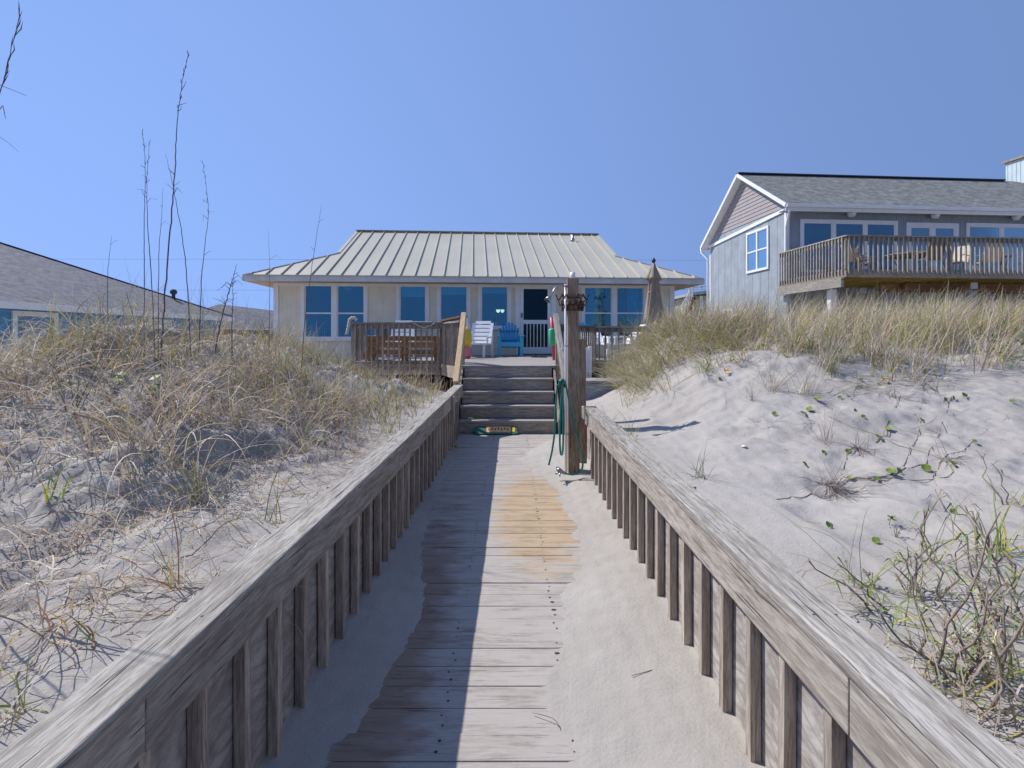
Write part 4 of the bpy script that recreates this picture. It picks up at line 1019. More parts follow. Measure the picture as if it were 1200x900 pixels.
def lounge(label, loc, rz, ang=62, group=None):
    t = thing('lounge_chair', label, 'lounge chair', loc, 0, group=group)
    def bl(nm, mb, mt='plastic', bv=.006): return build(nm, mb, mt, t, bv, local=True)
    bl('seat', MB().beam((0, -.62, .36), (0, .05, .34), .60, .045))
    A = math.radians(ang); c_, s_ = math.cos(A), math.sin(A); L_ = .62
    mb = MB(); nrm = (0, -s_, c_)
    for sx in (-.26, .26): mb.beam((sx, .06, .34), (sx, .06+c_*L_, .34+s_*L_), .085, .035, nrm)
    for i_ in range(6):
        u = .03+i_*.117; mb.beam((-.218, .06+c_*u*1.0, .34+s_*u), (.218, .06+c_*u, .34+s_*u), .09, .03, nrm) if False else mb.beam((-.218, .06+c_*(u+.02), .34+s_*(u+.02)), (.218, .06+c_*(u+.02), .34+s_*(u+.02)), .03, .088, (0, c_, s_))
    bl('backrest', mb)
    for sx in (-1, 1):
        bl('arm', MB().beam((sx*.31, -.35, .52), (sx*.31, .12, .54), .06, .04))
        bl('leg', MB().beam((sx*.29, -.55, 0), (sx*.28, -.50, .36), .055, .055, (0, 1, 0)))
        bl('leg', MB().beam((sx*.30, .18, 0), (sx*.30, .10, .54), .055, .055, (0, 1, 0)))
        bl('arm_support', MB().beam((sx*.31, -.33, .34), (sx*.31, -.33, .52), .045, .045, (0, 1, 0)))
    t.rotation_euler = (0, 0, rz); return t
lounge('white plastic lounge chair with slotted backrest beside the turquoise chair', (-.86, 13.6, DZ), -.25, 66)
lounge('white plastic chair backrest showing above the amber bench on the left deck', (-2.85, 13.2, DZ), .0, 66)
lounge('low white plastic chair seen through the right deck railing', (2.15, 13.5, DZ), .1, 40)
t = lounge('white reclining lounge chair with tilted backrest by the umbrella pole behind the railing', (2.85, 13.0, DZ), -1.45, 48)
adirondack('second turquoise chair half hidden behind the shower post and railing', (1.92, 14.1, DZ), -.2, 'aqua', 'aqua')
# built-in bench behind left railing
t = thing('built_in_bench', 'amber timber bench built along the inside of the left deck railing', 'bench', (-2.4, 11.5, DZ))
for z, y, tt in ((DZ+.50, 11.20, .10), (DZ+.36, 11.23, .12), (DZ+.2, 11.23, .10)): build('front_board', MB().beam((-3.2, y, z), (-1.62, y, z), .035, tt), 'amber', t)
for k_ in range(3): build('seat_board', MB().beam((-3.2, 11.36+.145*k_, DZ+.52), (-1.62, 11.36+.145*k_, DZ+.52), .135, .035), 'cap', t)
for x in (-3.15, -2.4, -1.68): build('leg', MB().box(x-.04, x+.04, 11.3, 11.7, DZ, DZ+.50), 'amber', t)
# umbrella
t = thing('patio_umbrella', 'closed tan canvas patio umbrella standing in front of the right double window', 'umbrella', (3.42, 12.7, DZ))
U = P(766, 306, 12.7); ux, uy = U.x, U.y; zt2 = U.z; zbm = EYE+(HOR-378)/F*12.7
fold = lambda t_, i_: 1+.22*math.sin(6*t_+i_*.35)*min(1, i_*.3)+.10*math.sin(11*t_+1.3+i_*.2)
h_ = zt2-zbm
build('canopy', MB().lathe((ux, uy, 0), [(.025, zt2-.05), (.05, zt2-.14), (.12, zt2-.36), (.155, zt2-.46), (.10, zt2-.50), (.125, zt2-.60), (.125, zt2-.75), (.15, zt2-1.0), (.175, zt2-1.2), (.20, zt2-h_+.10), (.195, zt2-h_)], 48, fold=fold), 'canvas', t)
build('vent_flap', MB().lathe((ux, uy, 0), [(.03, zt2-.06), (.08, zt2-.2), (.165, zt2-.40), (.18, zt2-.46)], 36, fold=lambda t_, i_: 1+.15*math.sin(6*t_+1)+.08*math.sin(10*t_)), 'canvas', t)
build('strap', MB().lathe((ux, uy, 0), [(.135, zt2-.79), (.14, zt2-.76)], 24), 'canvas', t)
build('pole', MB().tube([(ux, uy, DZ+.05), (ux, uy, zt2-.02)], .022, 10), 'twig', t)
build('finial', MB().lathe((ux, uy, 0), [(.02, zt2-.05), (.05, zt2-.01), (.045, zt2+.04), (.015, zt2+.08)], 12), 'dark', t)
for k_ in range(6):
    a = k_*math.pi/3+.2; build('rib_tip', MB().tube([(ux+.17*math.cos(a), uy+.17*math.sin(a), zbm+.03), (ux+.18*math.cos(a), uy+.18*math.sin(a), zbm-.05)], .014, 6), 'canvas', t)
build('base', MB().lathe((ux, uy, DZ), [(.26, 0), (.26, .04), (.1, .09), (.04, .2)], 20), 'dark', t)
# toys and small things
t = thing('beach_float', 'yellow and pink beach toy with pointed pale top behind the pine handrail', 'beach toy', (-1.15, 12.6, DZ))
B0 = P(545.5, 404, 12.6)
build('yellow_body', MB().lathe((B0.x, B0.y, 0), [(.10, DZ+.30), (.16, DZ+.42), (.155, DZ+.60), (.10, DZ+.72), (.04, DZ+.78)], 18), 'yellow', t)
build('pink_body', MB().lathe((B0.x, B0.y, 0), [(.11, DZ+.0), (.16, DZ+.1), (.15, DZ+.24), (.11, DZ+.295)], 18), 'pink', t)
build('pale_fin', MB().slab([(B0.x-.08, B0.y+.1, DZ+.78), (B0.x+.06, B0.y+.1, DZ+.78), (B0.x+.05, B0.y+.1, DZ+.98), (B0.x-.03, B0.y+.1, DZ+1.13), (B0.x-.08, B0.y+.1, DZ+1.05)], (0, .06, 0)), 'plastic', t, .02)
t = thing('foam_bat', 'green foam and red plastic beach bat propped against the right newel post', 'beach bat', (.78, 10.3, DZ))
Bp = P(646.5, 372, 10.3); Bq = P(649.5, 422, 10.3); 
build('shaft', MB().tube([Bp+Vector((0, 0, .0)), Bq], .035, 10), 'red', t)
build('sleeve', MB().tube([P(646.2, 385, 10.27), P(646.6, 387, 10.27), P(648, 403, 10.27), P(648.2, 405, 10.27)], [.05, .068, .068, .05], 12), 'green', t)
fl = thing('flip_flop', 'dark flip flop lying on the deck nearer the green foam bat', 'flip flop', (.60, 12.9, DZ))
def flop(t):
    pts = [(.045*math.cos(a)*(1 if math.sin(a) > 0 else .8), .13*math.sin(a), 0) for a in [i*math.pi/8 for i in range(16)]]
    build('sole', MB().slab([(x, y, .022) for x, y, _ in pts], (0, 0, -.02)), 'dark', t, local=True)
    build('strap', MB().tube([(-.035, -.01, .02), (-.02, .03, .055), (0, .07, .03), (.02, .03, .055), (.035, -.01, .02)], .008, 6), 'dark', t, local=True)
flop(fl); fl.rotation_euler = (0, 0, 1.2); fl.location = (.78, 13.2, DZ)
f2 = copy_at(fl, (.62, 13.3, DZ), 1.9, 'dark flip flop lying on the deck nearer the screen door')
t = thing('beach_towel', 'pale twisted towel knotted over the left end of the deck railing', 'towel', (-3.42, 10.9, 1.9))
build('cloth', MB().tube(smooth_pts([Vector((-3.30, 10.9, 1.95)), Vector((-3.36, 10.88, 2.01)), Vector((-3.44, 10.86, 1.97)), Vector((-3.46, 10.85, 1.85)), Vector((-3.48, 10.84, 1.74)), Vector((-3.50, 10.85, 1.66))]), [.02+.018*abs(math.sin(i*.9)) for i in range(31)], 8), 'rope', t)
t = thing('white_paper', 'flat white board lying on the left deck railing top', 'board', (-2.1, 10.93, 1.92))
build('sheet', MB().box(-2.18, -1.72, 10.86, 10.99, 1.917, 1.935), 'plastic', t, .003)
o = build('rope', MB().tube(smooth_pts([Vector((-2.08, 10.87, 1.90)), Vector((-1.98, 10.86, 1.84)), Vector((-1.86, 10.85, 1.805)), Vector((-1.74, 10.86, 1.84)), Vector((-1.64, 10.87, 1.90))]), .011, 6), 'rope', None, base=(-1.86, 10.86, 1.9))
tag(o, 'pale rope drooping below the top of the left deck railing', 'rope')
t = thing('striped_cooler', 'blue and white striped box on deck behind the left end of the bench railing', 'cooler', (-3.25, 11.9, DZ))
for i_, mt in enumerate(('red', 'plastic', 'deepblue', 'plastic', 'deepblue')): build('stripe_panel', MB().box(-3.42+.01, -3.2, 11.85, 12.1, DZ+.02+i_*.14, DZ+.155+i_*.14), mt, t, .006)

# ---------------------------------------------------------------- furniture on the raised deck (root frame of that house)
def gworld(xl, yl, z=FD): return Vector((GX+xl*c2-yl*s2, GY+xl*s2+yl*c2, z))
def sling_chair(label, loc, rz, mat='sling'):
    t = thing('patio_chair', label, 'chair', loc, 0)
    def bl(nm, mb, mt, bv=0): return build(nm, mb, mt, t, bv, local=True)
    bl('seat', MB().beam((0, -.25, .43), (0, .22, .40), .48, .03), mat)
    bl('backrest', MB().beam((0, .22, .40), (0, .40, 1.02), .48, .03, (0, -1, .2)), mat)
    for s in (-1, 1):
        bl('arm_frame', MB().tube([(s*.27, -.28, 0), (s*.28, -.27, .45), (s*.28, -.22, .62), (s*.28, -.1, .66), (s*.28, .2, .64), (s*.27, .34, .66)], .016, 6), 'twig')
        bl('leg', MB().tube([(s*.26, .38, 0), (s*.26, .22, .40), (s*.25, .42, 1.04)], .016, 6), 'twig')
    t.rotation_euler = (0, 0, rz); return t
def patio_table(label, loc, r):
    t = thing('patio_table', label, 'table', loc, 0)
    build('table_top', MB().lathe((0, 0, .70), [(r*.97, 0), (r, .02), (r, .035), (r*.97, .045)], 28), 'canvas', t, local=True)
    for k_ in range(4):
        a = k_*math.pi/2+.5; build('leg', MB().tube([(r*.75*math.cos(a), r*.75*math.sin(a), 0), (r*.5*math.cos(a), r*.5*math.sin(a), .35), (r*.7*math.cos(a), r*.7*math.sin(a), .70)], .018, 6), 'twig', t, local=True)
    return t
patio_table('round tan patio table on the raised deck left of the french doors', gworld(3.3, -2.1), .85)
sling_chair('brown sling chair at the left corner of the raised deck', gworld(.95, -2.5), 1.5)
sling_chair('brown sling chair left of the round table on the raised deck', gworld(1.9, -1.8), 1.3)
sling_chair('brown sling chair with its back to the railing before the round table', gworld(3.0, -3.1), 3.1)
sling_chair('tan sling chair at the right of the round table on the raised deck', gworld(4.6, -2.5), -1.2, 'cushion')
sling_chair('tan sling chair standing alone in front of the french doors', gworld(5.6, -2.7), 2.8, 'cushion')
sling_chair('brown high backed chair in front of the right window of the raised deck', gworld(7.4, -2.6), 3.0)
patio_table('small round table beside the cushioned loungers on the raised deck', gworld(6.75, -2.0), .4)
def cushion_lounger(label, loc, rz):
    t = thing('cushioned_lounger', label, 'lounger', loc, 0)
    build('frame', MB().box(-.33, .33, -.9, .75, .26, .31), 'cap', t, .005, local=True)
    build('seat_cushion', MB().beam((0, -.9, .37), (0, .1, .37), .62, .11), 'cushion', t, .04, local=True)
    build('back_cushion', MB().beam((0, .1, .40), (0, .68, .85), .62, .12), 'cushion', t, .04, local=True)
    build('pillow', MB().beam((0, .42, .80), (0, .66, .98), .45, .12), 'plastic', t, .04, local=True)
    for sx in (-1, 1):
        build('leg', MB().box(sx*.30-.025, sx*.30+.025, -.85, -.80, 0, .26), 'cap', t, local=True); build('leg', MB().box(sx*.30-.025, sx*.30+.025, .6, .65, 0, .26), 'cap', t, local=True)
    t.rotation_euler = (0, 0, rz); return t
cushion_lounger('cream cushioned lounger on the raised deck nearer its middle', gworld(8.2, -2.4), -1.1)
cushion_lounger('cream cushioned lounger at the right end of the raised deck', gworld(9.6, -2.3), -1.3)
pt_ = thing('potted_plant', 'small terracotta flower pot with pink flowers on the raised deck by its left railing', 'potted plant', gworld(.85, -1.2))
build('pot', MB().lathe((0, 0, 0), [(.11, 0), (.16, .22), (.18, .26), (.18, .28)], 14), 'brown', pt_, local=True)
mb = MB()
for i_ in range(60):
    a = random.random()*6.28; r_ = random.random()*.2; z_ = .3+random.random()*.22; c = Vector((r_*math.cos(a), r_*math.sin(a), z_)); s_ = .03
    mb.poly([c+Vector((-s_, 0, 0)), c+Vector((0, -s_, .01)), c+Vector((s_, 0, .02)), c+Vector((0, s_, .01))], m=i_ % 3 == 0)
build('flowers', mb, ['leafolive', 'pink'], pt_, local=True)
# ---------------------------------------------------------------- vegetation
# left dune : tangled dead grass on the crest (nobody could count it)
def dl(x, y):
    n = vn(x*1.1, y*1.1, 31)
    return np.clip((sm(3.2, 5.4, y)*sm(1.15, 2.2, -x)+.12*sm(2.0, 3.5, y))*(sm(.38, .78, n)*1.25), 0, 1)*sm(12, 9.5, y)*(1-.80*sm(3.4, 5.0, -x))
dl2 = lambda x, y: 1-.82*sm(3.4, 5.0, -x)
c1 = scatter(470, -10, -1.15, 2.6, 10.6, dl)
parts = [field(c1, 20, .10, [(DRY, .62), (GRY, .28), (GRN, .06), (RED, .04)], (.3, .95), (.6, 1.55), (.3, 2.6), (.005, .010), None, .9, 8, wob=.10)]
c1b = scatter(200, -9.5, -1.3, 4.4, 9.0, dl2)
parts.append(field(c1b, 10, .12, [(GRN, .5), (DRY, .3), (RED, .2)], (.35, .85), (.8, 1.5), (.1, 1.5), (.005, .010), None, .5, 7))
c1c = scatter(330, -9, -1.2, 4.6, 9.6, dl2)
parts.append(field(scatter(130, -6.2, -1.7, 2.8, 6.2), 5, .05, [(DRY, .85), (GRY, .15)], (.5, 1.15), (.9, 1.5), (1.2, 3.3), (.006, .010), None, .9, 12, wob=.06))
parts.append(field(c1c, 5, .15, [(GRY, .7), (DRY, .3)], (.45, 1.05), (1.0, 1.57), (-.1, .5), (.004, .007), None, .3, 7, wob=.12))
# darker dead mat low in the crest
c1d = scatter(380, -9, -1.2, 3.0, 9.0, dl)
parts.append(field(c1d, 14, .14, [(GRY, .5), (DRY, .5)], (.15, .45), (.0, .7), (-.4, .8), (.004, .009), None, 1.3, 6, hug=.004, wob=.25))
parts.append(field(scatter(34, -3.2, -1.25, 5.2, 8.6), 26, .07, [(GRN, .7), (DRY, .3)], (.3, .75), (.8, 1.5), (.2, 1.5), (.005, .009), None, .4, 7))
parts.append(field(scatter(46, -6.5, -1.6, 3.0, 6.5), 30, .06, [(DRY, .7), (GRY, .15), (GRN, .15)], (.3, .95), (.7, 1.5), (.4, 2.4), (.005, .010), None, .7, 9, wob=.07))
o = link_blades('tangled_beach_grass', parts); o['kind'] = 'stuff'; tag(o, 'tangled dry straw coloured beach grass covering the left dune crest', 'dune grass')
# left slope litter
c2_ = np.concatenate([scatter(210, -4.8, -1.15, 1.0, 5.4), scatter(130, -7, -2, 3.5, 6)])
parts = [field(c2_, 12, .13, [(DRY, .5), (GRY, .45), (RED, .05)], (.12, .55), (-.1, .6), (-.5, .6), (.002, .006), None, 1.6, 8, hug=.006, wob=.30),
         field(scatter(190, -5.5, -1.2, 1.4, 5.4), 10, .06, [(DRY, .65), (GRY, .2), (RED, .15)], (.25, .6), (.3, 1.3), (.8, 3.0), (.003, .006), None, 1.2, 10, hug=.006, wob=.12)]
o = link_blades('dry_grass_litter', parts); o['kind'] = 'stuff'; tag(o, 'dry curled grass litter strewn over the left dune slope', 'grass litter')
# right dune : upright golden grass along the crest
def dr_(x, y):
    n = vn(x*1.3, y*1.3, 41)
    return np.clip((sm(7.3, 8.8, y)+.5*sm(5.6, 6.8, y)*(n > .52)*sm(2.5, 5, x)+.15*sm(5.9, 7.2, y)*(n > .55))*(n*1.7-.1)*sm(1.5, 3.2, x), 0, 1)
EXc = lambda n, x0, x1, y0, y1: scatter(n, x0, x1, y0, y1, dr_)
c3 = EXc(1250, 1.5, 15, 6.2, 12.4)
parts = [field(c3, 26, .085, [(DRY, .66), (GRN, .17), (GRY, .17)], (.45, .98), (.95, 1.55), (.1, 1.25), (.005, .009), (0.2, .55), .35, 7)]
parts.append(field(EXc(520, 1.5, 15, 6.0, 12), 10, .07, [(GRN, .8), (RED, .2)], (.35, .75), (1.0, 1.55), (.1, .9), (.005, .010), (0.2, .5), .3, 6))
# mound at the walkway side leaning out over the platform
c4 = scatter(130, 1.8, 3.6, 7.3, 9.6)
parts.append(field(c4, 22, .10, [(DRY, .55), (GRN, .35), (GRY, .1)], (.35, .8), (.4, 1.3), (.3, 1.6), (.004, .008), (3.3, .6), .5, 8))
c5 = EXc(620, 1.3, 13, 6.9, 10)
parts.append(field(c5, 12, .12, [(GRY, .65), (DRY, .35)], (.12, .4), (.0, 1.0), (-.4, .8), (.002, .005), None, 1.2, 6, hug=.004, wob=.2))
parts.append(field(scatter(46, 2.4, 10, 5.4, 8.2), 34, .06, [(DRY, .5), (GRY, .25), (GRN, .25)], (.25, .75), (.8, 1.55), (.1, 1.3), (.004, .008), (0.2, .4), .4, 7))
parts.append(field(scatter(40, 1.5, 3.2, 6.6, 8.2), 16, .07, [(GRN, .45), (DRY, .55)], (.3, .8), (.6, 1.4), (.4, 1.7), (.005, .009), (3.3, .5), .5, 8))
o = link_blades('golden_beach_grass', parts); o['kind'] = 'stuff'; tag(o, 'golden upright beach grass along the crest of the right dune', 'dune grass')
# right slope litter : fine runners lying on the sand
parts = [field(scatter(75, 2.2, 8, 4.0, 8.2), 8, .12, [(GRY, .8), (DRY, .2)], (.12, .5), (-.1, .3), (-.3, .3), (.002, .0045), (3.6, .5), .8, 8, hug=.004, wob=.2),
         field(scatter(28, 1.3, 5.0, 1.6, 5.0), 3, .10, [(GRY, .9), (DRY, .1)], (.08, .32), (-.1, .3), (-.3, .3), (.0015, .003), None, .8, 7, hug=.003, wob=.3),
         field(np.array([(4.3, 5.8), (4.6, 5.9), (4.9, 5.95), (4.0, 5.7)]), 22, .10, [(GRY, .8), (DRY, .2)], (.3, .9), (-.1, .25), (-.2, .2), (.003, .006), (3.45, .95), .25, 9, hug=.006, wob=.06)]
parts.append(field(scatter(420, 1.15, 8, 1.2, 8.5), 1, .03, [(GRY, .9), (RED, .1)], (.02, .13), (-.1, .3), (-.3, .5), (.002, .006), None, .8, 4, hug=.003, wob=.3))
o = link_blades('dry_runner_litter', parts); o['kind'] = 'stuff'; tag(o, 'fine dry grey runners lying on the smooth right dune sand', 'grass litter')
def ground_at(px, row, d0=.8, d1=14):
    d = np.arange(d0, d1, .02); x = (px-600)*d/F; z = EYE-(row-HOR)*d/F; h = H(x, d); k = np.nonzero(z <= h)[0]
    k = k[0] if len(k) else len(d)-1
    return Vector((x[k], d[k], h[k]))
# individual tufts
def tuft(px, row, label, n, ln, mix, el=(.7, 1.5), bend=(.3, 1.5), width=(.003, .006), spread=.025, seg=9, group=None, name='grass_tuft', wob=.06, twist=.4, lean=None):
    p = ground_at(px, row)
    v = field(np.array([(p.x, p.y)]), n, spread, mix, ln, el, bend, width, lean, twist, seg, wob=wob, hug=.003)
    o = link_blades(name, [v], base=p); return tag(o, label, 'grass tuft', group)
tuft(318, 615, 'green and yellow grass tuft growing against the left railing midway along', 16, (.25, .5), [(GRN, .8), (DRY, .2)], (.8, 1.5), (.2, .9))
tuft(235, 585, 'tall yellow green grass clump in the middle of the left dune slope', 34, (.3, .7), [(GRN, .6), (DRY, .3), (RED, .1)], (.7, 1.55), (.3, 1.8))
tuft(205, 690, 'orange brown dry clump low on the left slope near the railing', 26, (.25, .5), [(DRY, .5), (RED, .3), (GRN, .2)], (.6, 1.5), (.5, 2.2))
tuft(55, 740, 'pair of crossing curled pale blades arching at the left edge of the sand', 12, (.35, .75), [(DRY, .8), (RED, .2)], (.9, 1.4), (1.2, 2.8), (.004, .008))
tuft(112, 750, 'small green sprout on the sand at lower left', 6, (.12, .25), [(GRN, 1)], (.6, 1.3), (.1, .7))
tuft(10, 845, 'short brown and green tuft at the bottom left corner by the railing', 30, (.08, .25), [(GRN, .4), (DRY, .6)], (.5, 1.5), (.2, 1.4))
tuft(60, 590, 'yellow tipped broad leaved sprout among dead grass at far left', 9, (.15, .3), [([(.42, .42, .05), (.25, .33, .05)], 1)], (.9, 1.5), (.0, .6), (.008, .014))
tuft(70, 640, 'dead brown grass clump under the yellow tipped sprout', 60, (.2, .5), [(DRY, .6), (GRY, .4)], (.1, 1.2), (.5, 2.8), spread=.07, wob=.15)
tuft(130, 700, 'curled pale dead grass clump on the lower left slope', 36, (.2, .55), [(DRY, .8), (GRY, .2)], (.1, 1.2), (.8, 3.2), spread=.06, wob=.15)
tuft(165, 560, 'loose dead grass clump in a hollow of the left dune', 50, (.2, .5), [(DRY, .5), (GRY, .5)], (.1, 1.2), (.4, 2.2), spread=.08, wob=.2)
tuft(265, 690, 'thin dead grass clump leaning down toward the left railing', 24, (.2, .45), [(DRY, .6), (GRY, .4)], (.2, 1.3), (.6, 2.4), spread=.05)
tuft(85, 500, 'tall dark green leaning blades standing in the left dune sand', 7, (.5, .9), [([(.13, .15, .06)], 1)], (1.1, 1.5), (.0, .3), (.006, .010), wob=.02)
tuft(150, 430, 'broad yellow green blades crossing on the left dune crest', 7, (.4, .85), [([(.22, .26, .06)], 1)], (1.0, 1.5), (.0, .4), (.008, .012), wob=.02)
tuft(820, 560, 'green grass tuft standing alone on smooth sand beyond the right railing', 24, (.18, .42), [([(.17, .22, .10), (.13, .17, .07)], .8), (GRY, .2)], (.5, 1.5), (.1, .9))
tuft(740, 515, 'yellow green grass tuft beside the far end of the right railing', 18, (.25, .5), [(GRN, .9), (DRY, .1)], (.8, 1.5), (.2, 1.0))
tuft(710, 505, 'slender yellow green tuft between the shower post and the right dune', 14, (.3, .55), [(GRN, .8), (DRY, .2)], (.9, 1.5), (.2, .9))
tuft(968, 520, 'grey dry clump with upright stems in the centre of the right dune slope', 42, (.2, .5), [(GRY, .7), (DRY, .3)], (.8, 1.57), (.0, .6), (.002, .004))
tuft(880, 470, 'small grey tuft below the golden grass at the left of the right dune', 30, (.15, .4), [(GRY, .5), (DRY, .4), (GRN, .1)], (.7, 1.57), (.0, .7), (.002, .004))
tuft(885, 495, 'sparse dead tuft on the sand under the golden grass', 16, (.12, .35), [(GRY, .8), (DRY, .2)], (.4, 1.5), (.0, .8), (.002, .004))
tuft(970, 430, 'dense grey brown tuft hanging from the right dune crest', 70, (.25, .55), [(GRY, .55), (DRY, .35), (GRN, .1)], (.6, 1.57), (.2, 1.2), (.002, .005), .07)
tuft(1060, 420, 'tall pale dry tuft on the right dune crest below the raised deck', 70, (.3, .65), [(DRY, .6), (GRY, .4)], (.7, 1.57), (.2, 1.2), (.002, .005), .07)
# radiating dead root clumps
def deadstar(px, row, label, n, R_):
    p = ground_at(px, row)
    v = field(np.array([(p.x, p.y)]), n, .02, [(GRY, .8), (DRY, .2)], (R_*.3, R_), (.0, 1.0), (.4, 1.6), (.003, .007), (-1.6, .6), .4, 8, hug=.005, wob=.12)
    v2 = field(np.array([(p.x, p.y)]), n//3, .03, [(GRY, 1)], (.1, .3), (.8, 1.5), (-.2, .6), (.003, .006), None, .4, 8, wob=.12)
    o = link_blades('dead_root_clump', [v, v2], base=p); return tag(o, label, 'dead plant')
deadstar(975, 570, 'grey dead root clump splayed over the sand of the right dune', 60, .6)
deadstar(1005, 525, 'smaller grey root clump just above the splayed one on the right dune', 34, .4)
deadstar(1110, 540, 'dark curled root clump at the right of the splayed one', 30, .3)
deadstar(1045, 465, 'grey dead clump high on the right dune slope', 26, .3)

# tall seed stalks
def stalk(pts, rad, label, side=3, name='sea_oat_stalk', grp=None, head=0):
    pts = smooth_pts([Vector(p) for p in pts], 8); n = len(pts)
    for i_ in range(1, n-1): pts[i_] = pts[i_]+Vector((random.gauss(0, 1), random.gauss(0, .5), 0))*rad*.35
    e = thing(name, label, 'grass stalk', pts[0], group=grp)
    mb = MB().tube(pts, [rad*(1-.8*(i_/(n-1))) for i_ in range(n)], 5)
    k0 = int(n*.45)
    for _ in range(side):
        i_ = random.randint(k0, int(n*.8)); p = pts[i_]; a = random.choice([-1, 1])*random.uniform(.4, 1.2)
        L_ = random.uniform(.05, .16)
        q = [p, p+Vector((math.sin(a)*L_*.5, random.uniform(-.03, .03), L_*.35)), p+Vector((math.sin(a)*L_, random.uniform(-.05, .05), L_*random.uniform(-.2, .9)))]
        mb.tube(q, [rad*.45, rad*.35, rad*.15], 4)
    if head:
        for i_ in range(int(n*.70), n-1):
            for _ in range(head):
                p = pts[i_]+(pts[i_+1]-pts[i_])*random.random(); u = (pts[i_+1]-pts[i_]).normalized()
                q = p+u*.05+Vector((random.gauss(0, .008), random.gauss(0, .008), 0)); mb.tube([p, (p+q)/2+Vector((random.gauss(0, .004), 0, 0)), q], [rad*.2, rad*.5, rad*.1], 4)
    build('stem', mb, 'stalk', e)
    return e
def pxs(lst, d): return [P(a, b, d+i_*.0) for i_, (a, b) in enumerate(lst)]
stalk([ground_at(187, 440, 4.4)+Vector((0, 0, -.05))]+pxs([(193, 350), (200, 260), (205, 205), (207, 150), (213, 100), (221, 62)], 5.0), .0085, 'tallest dark seed stalk rising above the left dune into the sky', 4, head=1)
stalk([ground_at(168, 440)]+pxs([(169, 330), (169, 260), (170, 190), (167, 155)], 5.1), .0055, 'straight thin stalk just left of the tallest seed stalk', 2, head=1)
stalk([ground_at(182, 440)]+pxs([(177, 320), (173, 262), (172, 215), (175, 168)], 5.15), .0055, 'thin stalk between the straight one and the tallest stalk', 4, head=1)
stalk([ground_at(185, 430)]+pxs([(186, 300), (189, 260), (191, 220)], 5.3), .0045, 'short fine stalk close beside the tallest seed stalk', 2)
stalk([ground_at(224, 420)]+pxs([(219, 330), (214, 280), (206, 235), (200, 205), (194, 180)], 5.2), .0055, 'stalk leaning left across the tallest seed stalk', 4)
stalk([ground_at(233, 420)]+pxs([(236, 330), (240, 290), (244, 245), (238, 192)], 5.3), .0055, 'curved stalk at the right of the tallest seed stalk', 4, head=1)
stalk([ground_at(127, 420)]+pxs([(126, 330), (128, 300), (131, 276)], 5.2), .004, 'short fine stalk in front of the grey roof at left', 1)
stalk([ground_at(352, 448)]+pxs([(358, 370), (366, 310), (372, 270), (377, 240)], 5.8), .005, 'fine bent stalk crossing the eave of the beige house', 2)
stalk([ground_at(315, 430)]+pxs([(316, 360), (316, 310), (314, 270)], 5.8), .004, 'fine straight stalk before the left corner of the beige house', 1)
stalk([ground_at(250, 425)+Vector((0, 0, 0)), *pxs([(258, 380), (266, 350), (274, 322), (277, 310)], 5.6)], .008, 'thick rough brown stalk left of the beige house eave', 9)
stalk([ground_at(272, 425), *pxs([(272, 380), (273, 345), (271, 325)], 5.6)], .007, 'branchy brown stalk beside the thick rough one', 9)
stalk([Vector((-1.85, 1.75, hz(-1.85, 1.75))), P(-60, 300, 1.75), P(-30, 200, 1.75), P(-6, 130, 1.75), P(8, 80, 1.75), P(23, 18, 1.75)], .004, 'near dark seed stalk entering at the top left edge', 2, head=1)
stalk([Vector((-1.95, 1.75, hz(-1.95, 1.75))), P(-80, 300, 1.75), P(-60, 190, 1.75), P(-25, 150, 1.75), P(2, 162, 1.75), P(22, 178, 1.75)], .002, 'fine arching blade tip at the left edge below the near seed stalk', 0)

# woody dry plants at the right
def dryplant(px, row, label, H_, n, leafn=8, green=0, spread=.05, sdd=0, lean=0.0):
    p = ground_at(px, row); random.seed(sdd); H_ *= .74
    e = thing('dry_beach_plant', label, 'plant', p)
    for k_ in range(n):
        b = p+Vector((random.gauss(0, spread), random.gauss(0, spread), -.02)); h = H_*random.uniform(.5, 1); pts = [b]
        dx, dy = random.gauss(lean, .09), random.gauss(0, .09)
        for j in range(1, 7):
            b = b+Vector((dx/6+random.gauss(0, .018), dy/6+random.gauss(0, .018), h/6)); pts.append(b)
        build('stem', MB().tube(pts, [.0048*(1-.1*j) for j in range(7)], 6), 'twig', e)
        mb = MB()
        for _ in range(leafn):
            i_ = random.randint(1, 6); c = pts[i_]; a = random.random()*6.28; L_ = random.uniform(.04, .13)
            d1 = Vector((math.cos(a), math.sin(a), random.uniform(-.4, .8)))
            q = [c, c+d1*L_*.5+Vector((0, 0, .01)), c+d1*L_+Vector((0, 0, -.03))]
            sd_w = Vector((-math.sin(a), math.cos(a), 0))*random.uniform(.0018, .0045)
            bb = len(mb.v); mb.v += [q[0]-sd_w*.3, q[0]+sd_w*.3, q[1]-sd_w, q[1]+sd_w, q[2]-sd_w*.2, q[2]+sd_w*.2]
            mm = 1 if random.random() < green else 0
            mb.face([bb, bb+1, bb+3, bb+2], None, .5, mm); mb.face([bb+2, bb+3, bb+5, bb+4], None, .5, mm)
        build('leaves', mb, ['twig', 'leafolive'], e)
    if green:
        v = field(np.array([(p.x, p.y)]), int(12*green*n/2)+4, .05, [(GRN, .9), (DRY, .1)], (.15, .4), (.6, 1.5), (.1, 1.1), (.004, .008), None, .4, 8)
        o = link_blades('green_blades', [v], base=p, parent=e)
    return e
dryplant(1032, 722, 'brown woody stem with few green blades beside the right railing', .42, 2, 12, .5, .03, 3, -.12)
dryplant(1108, 790, 'tall dry brown weed standing at the lower right of the sand', .62, 4, 16, .25, .06, 4, -.05)
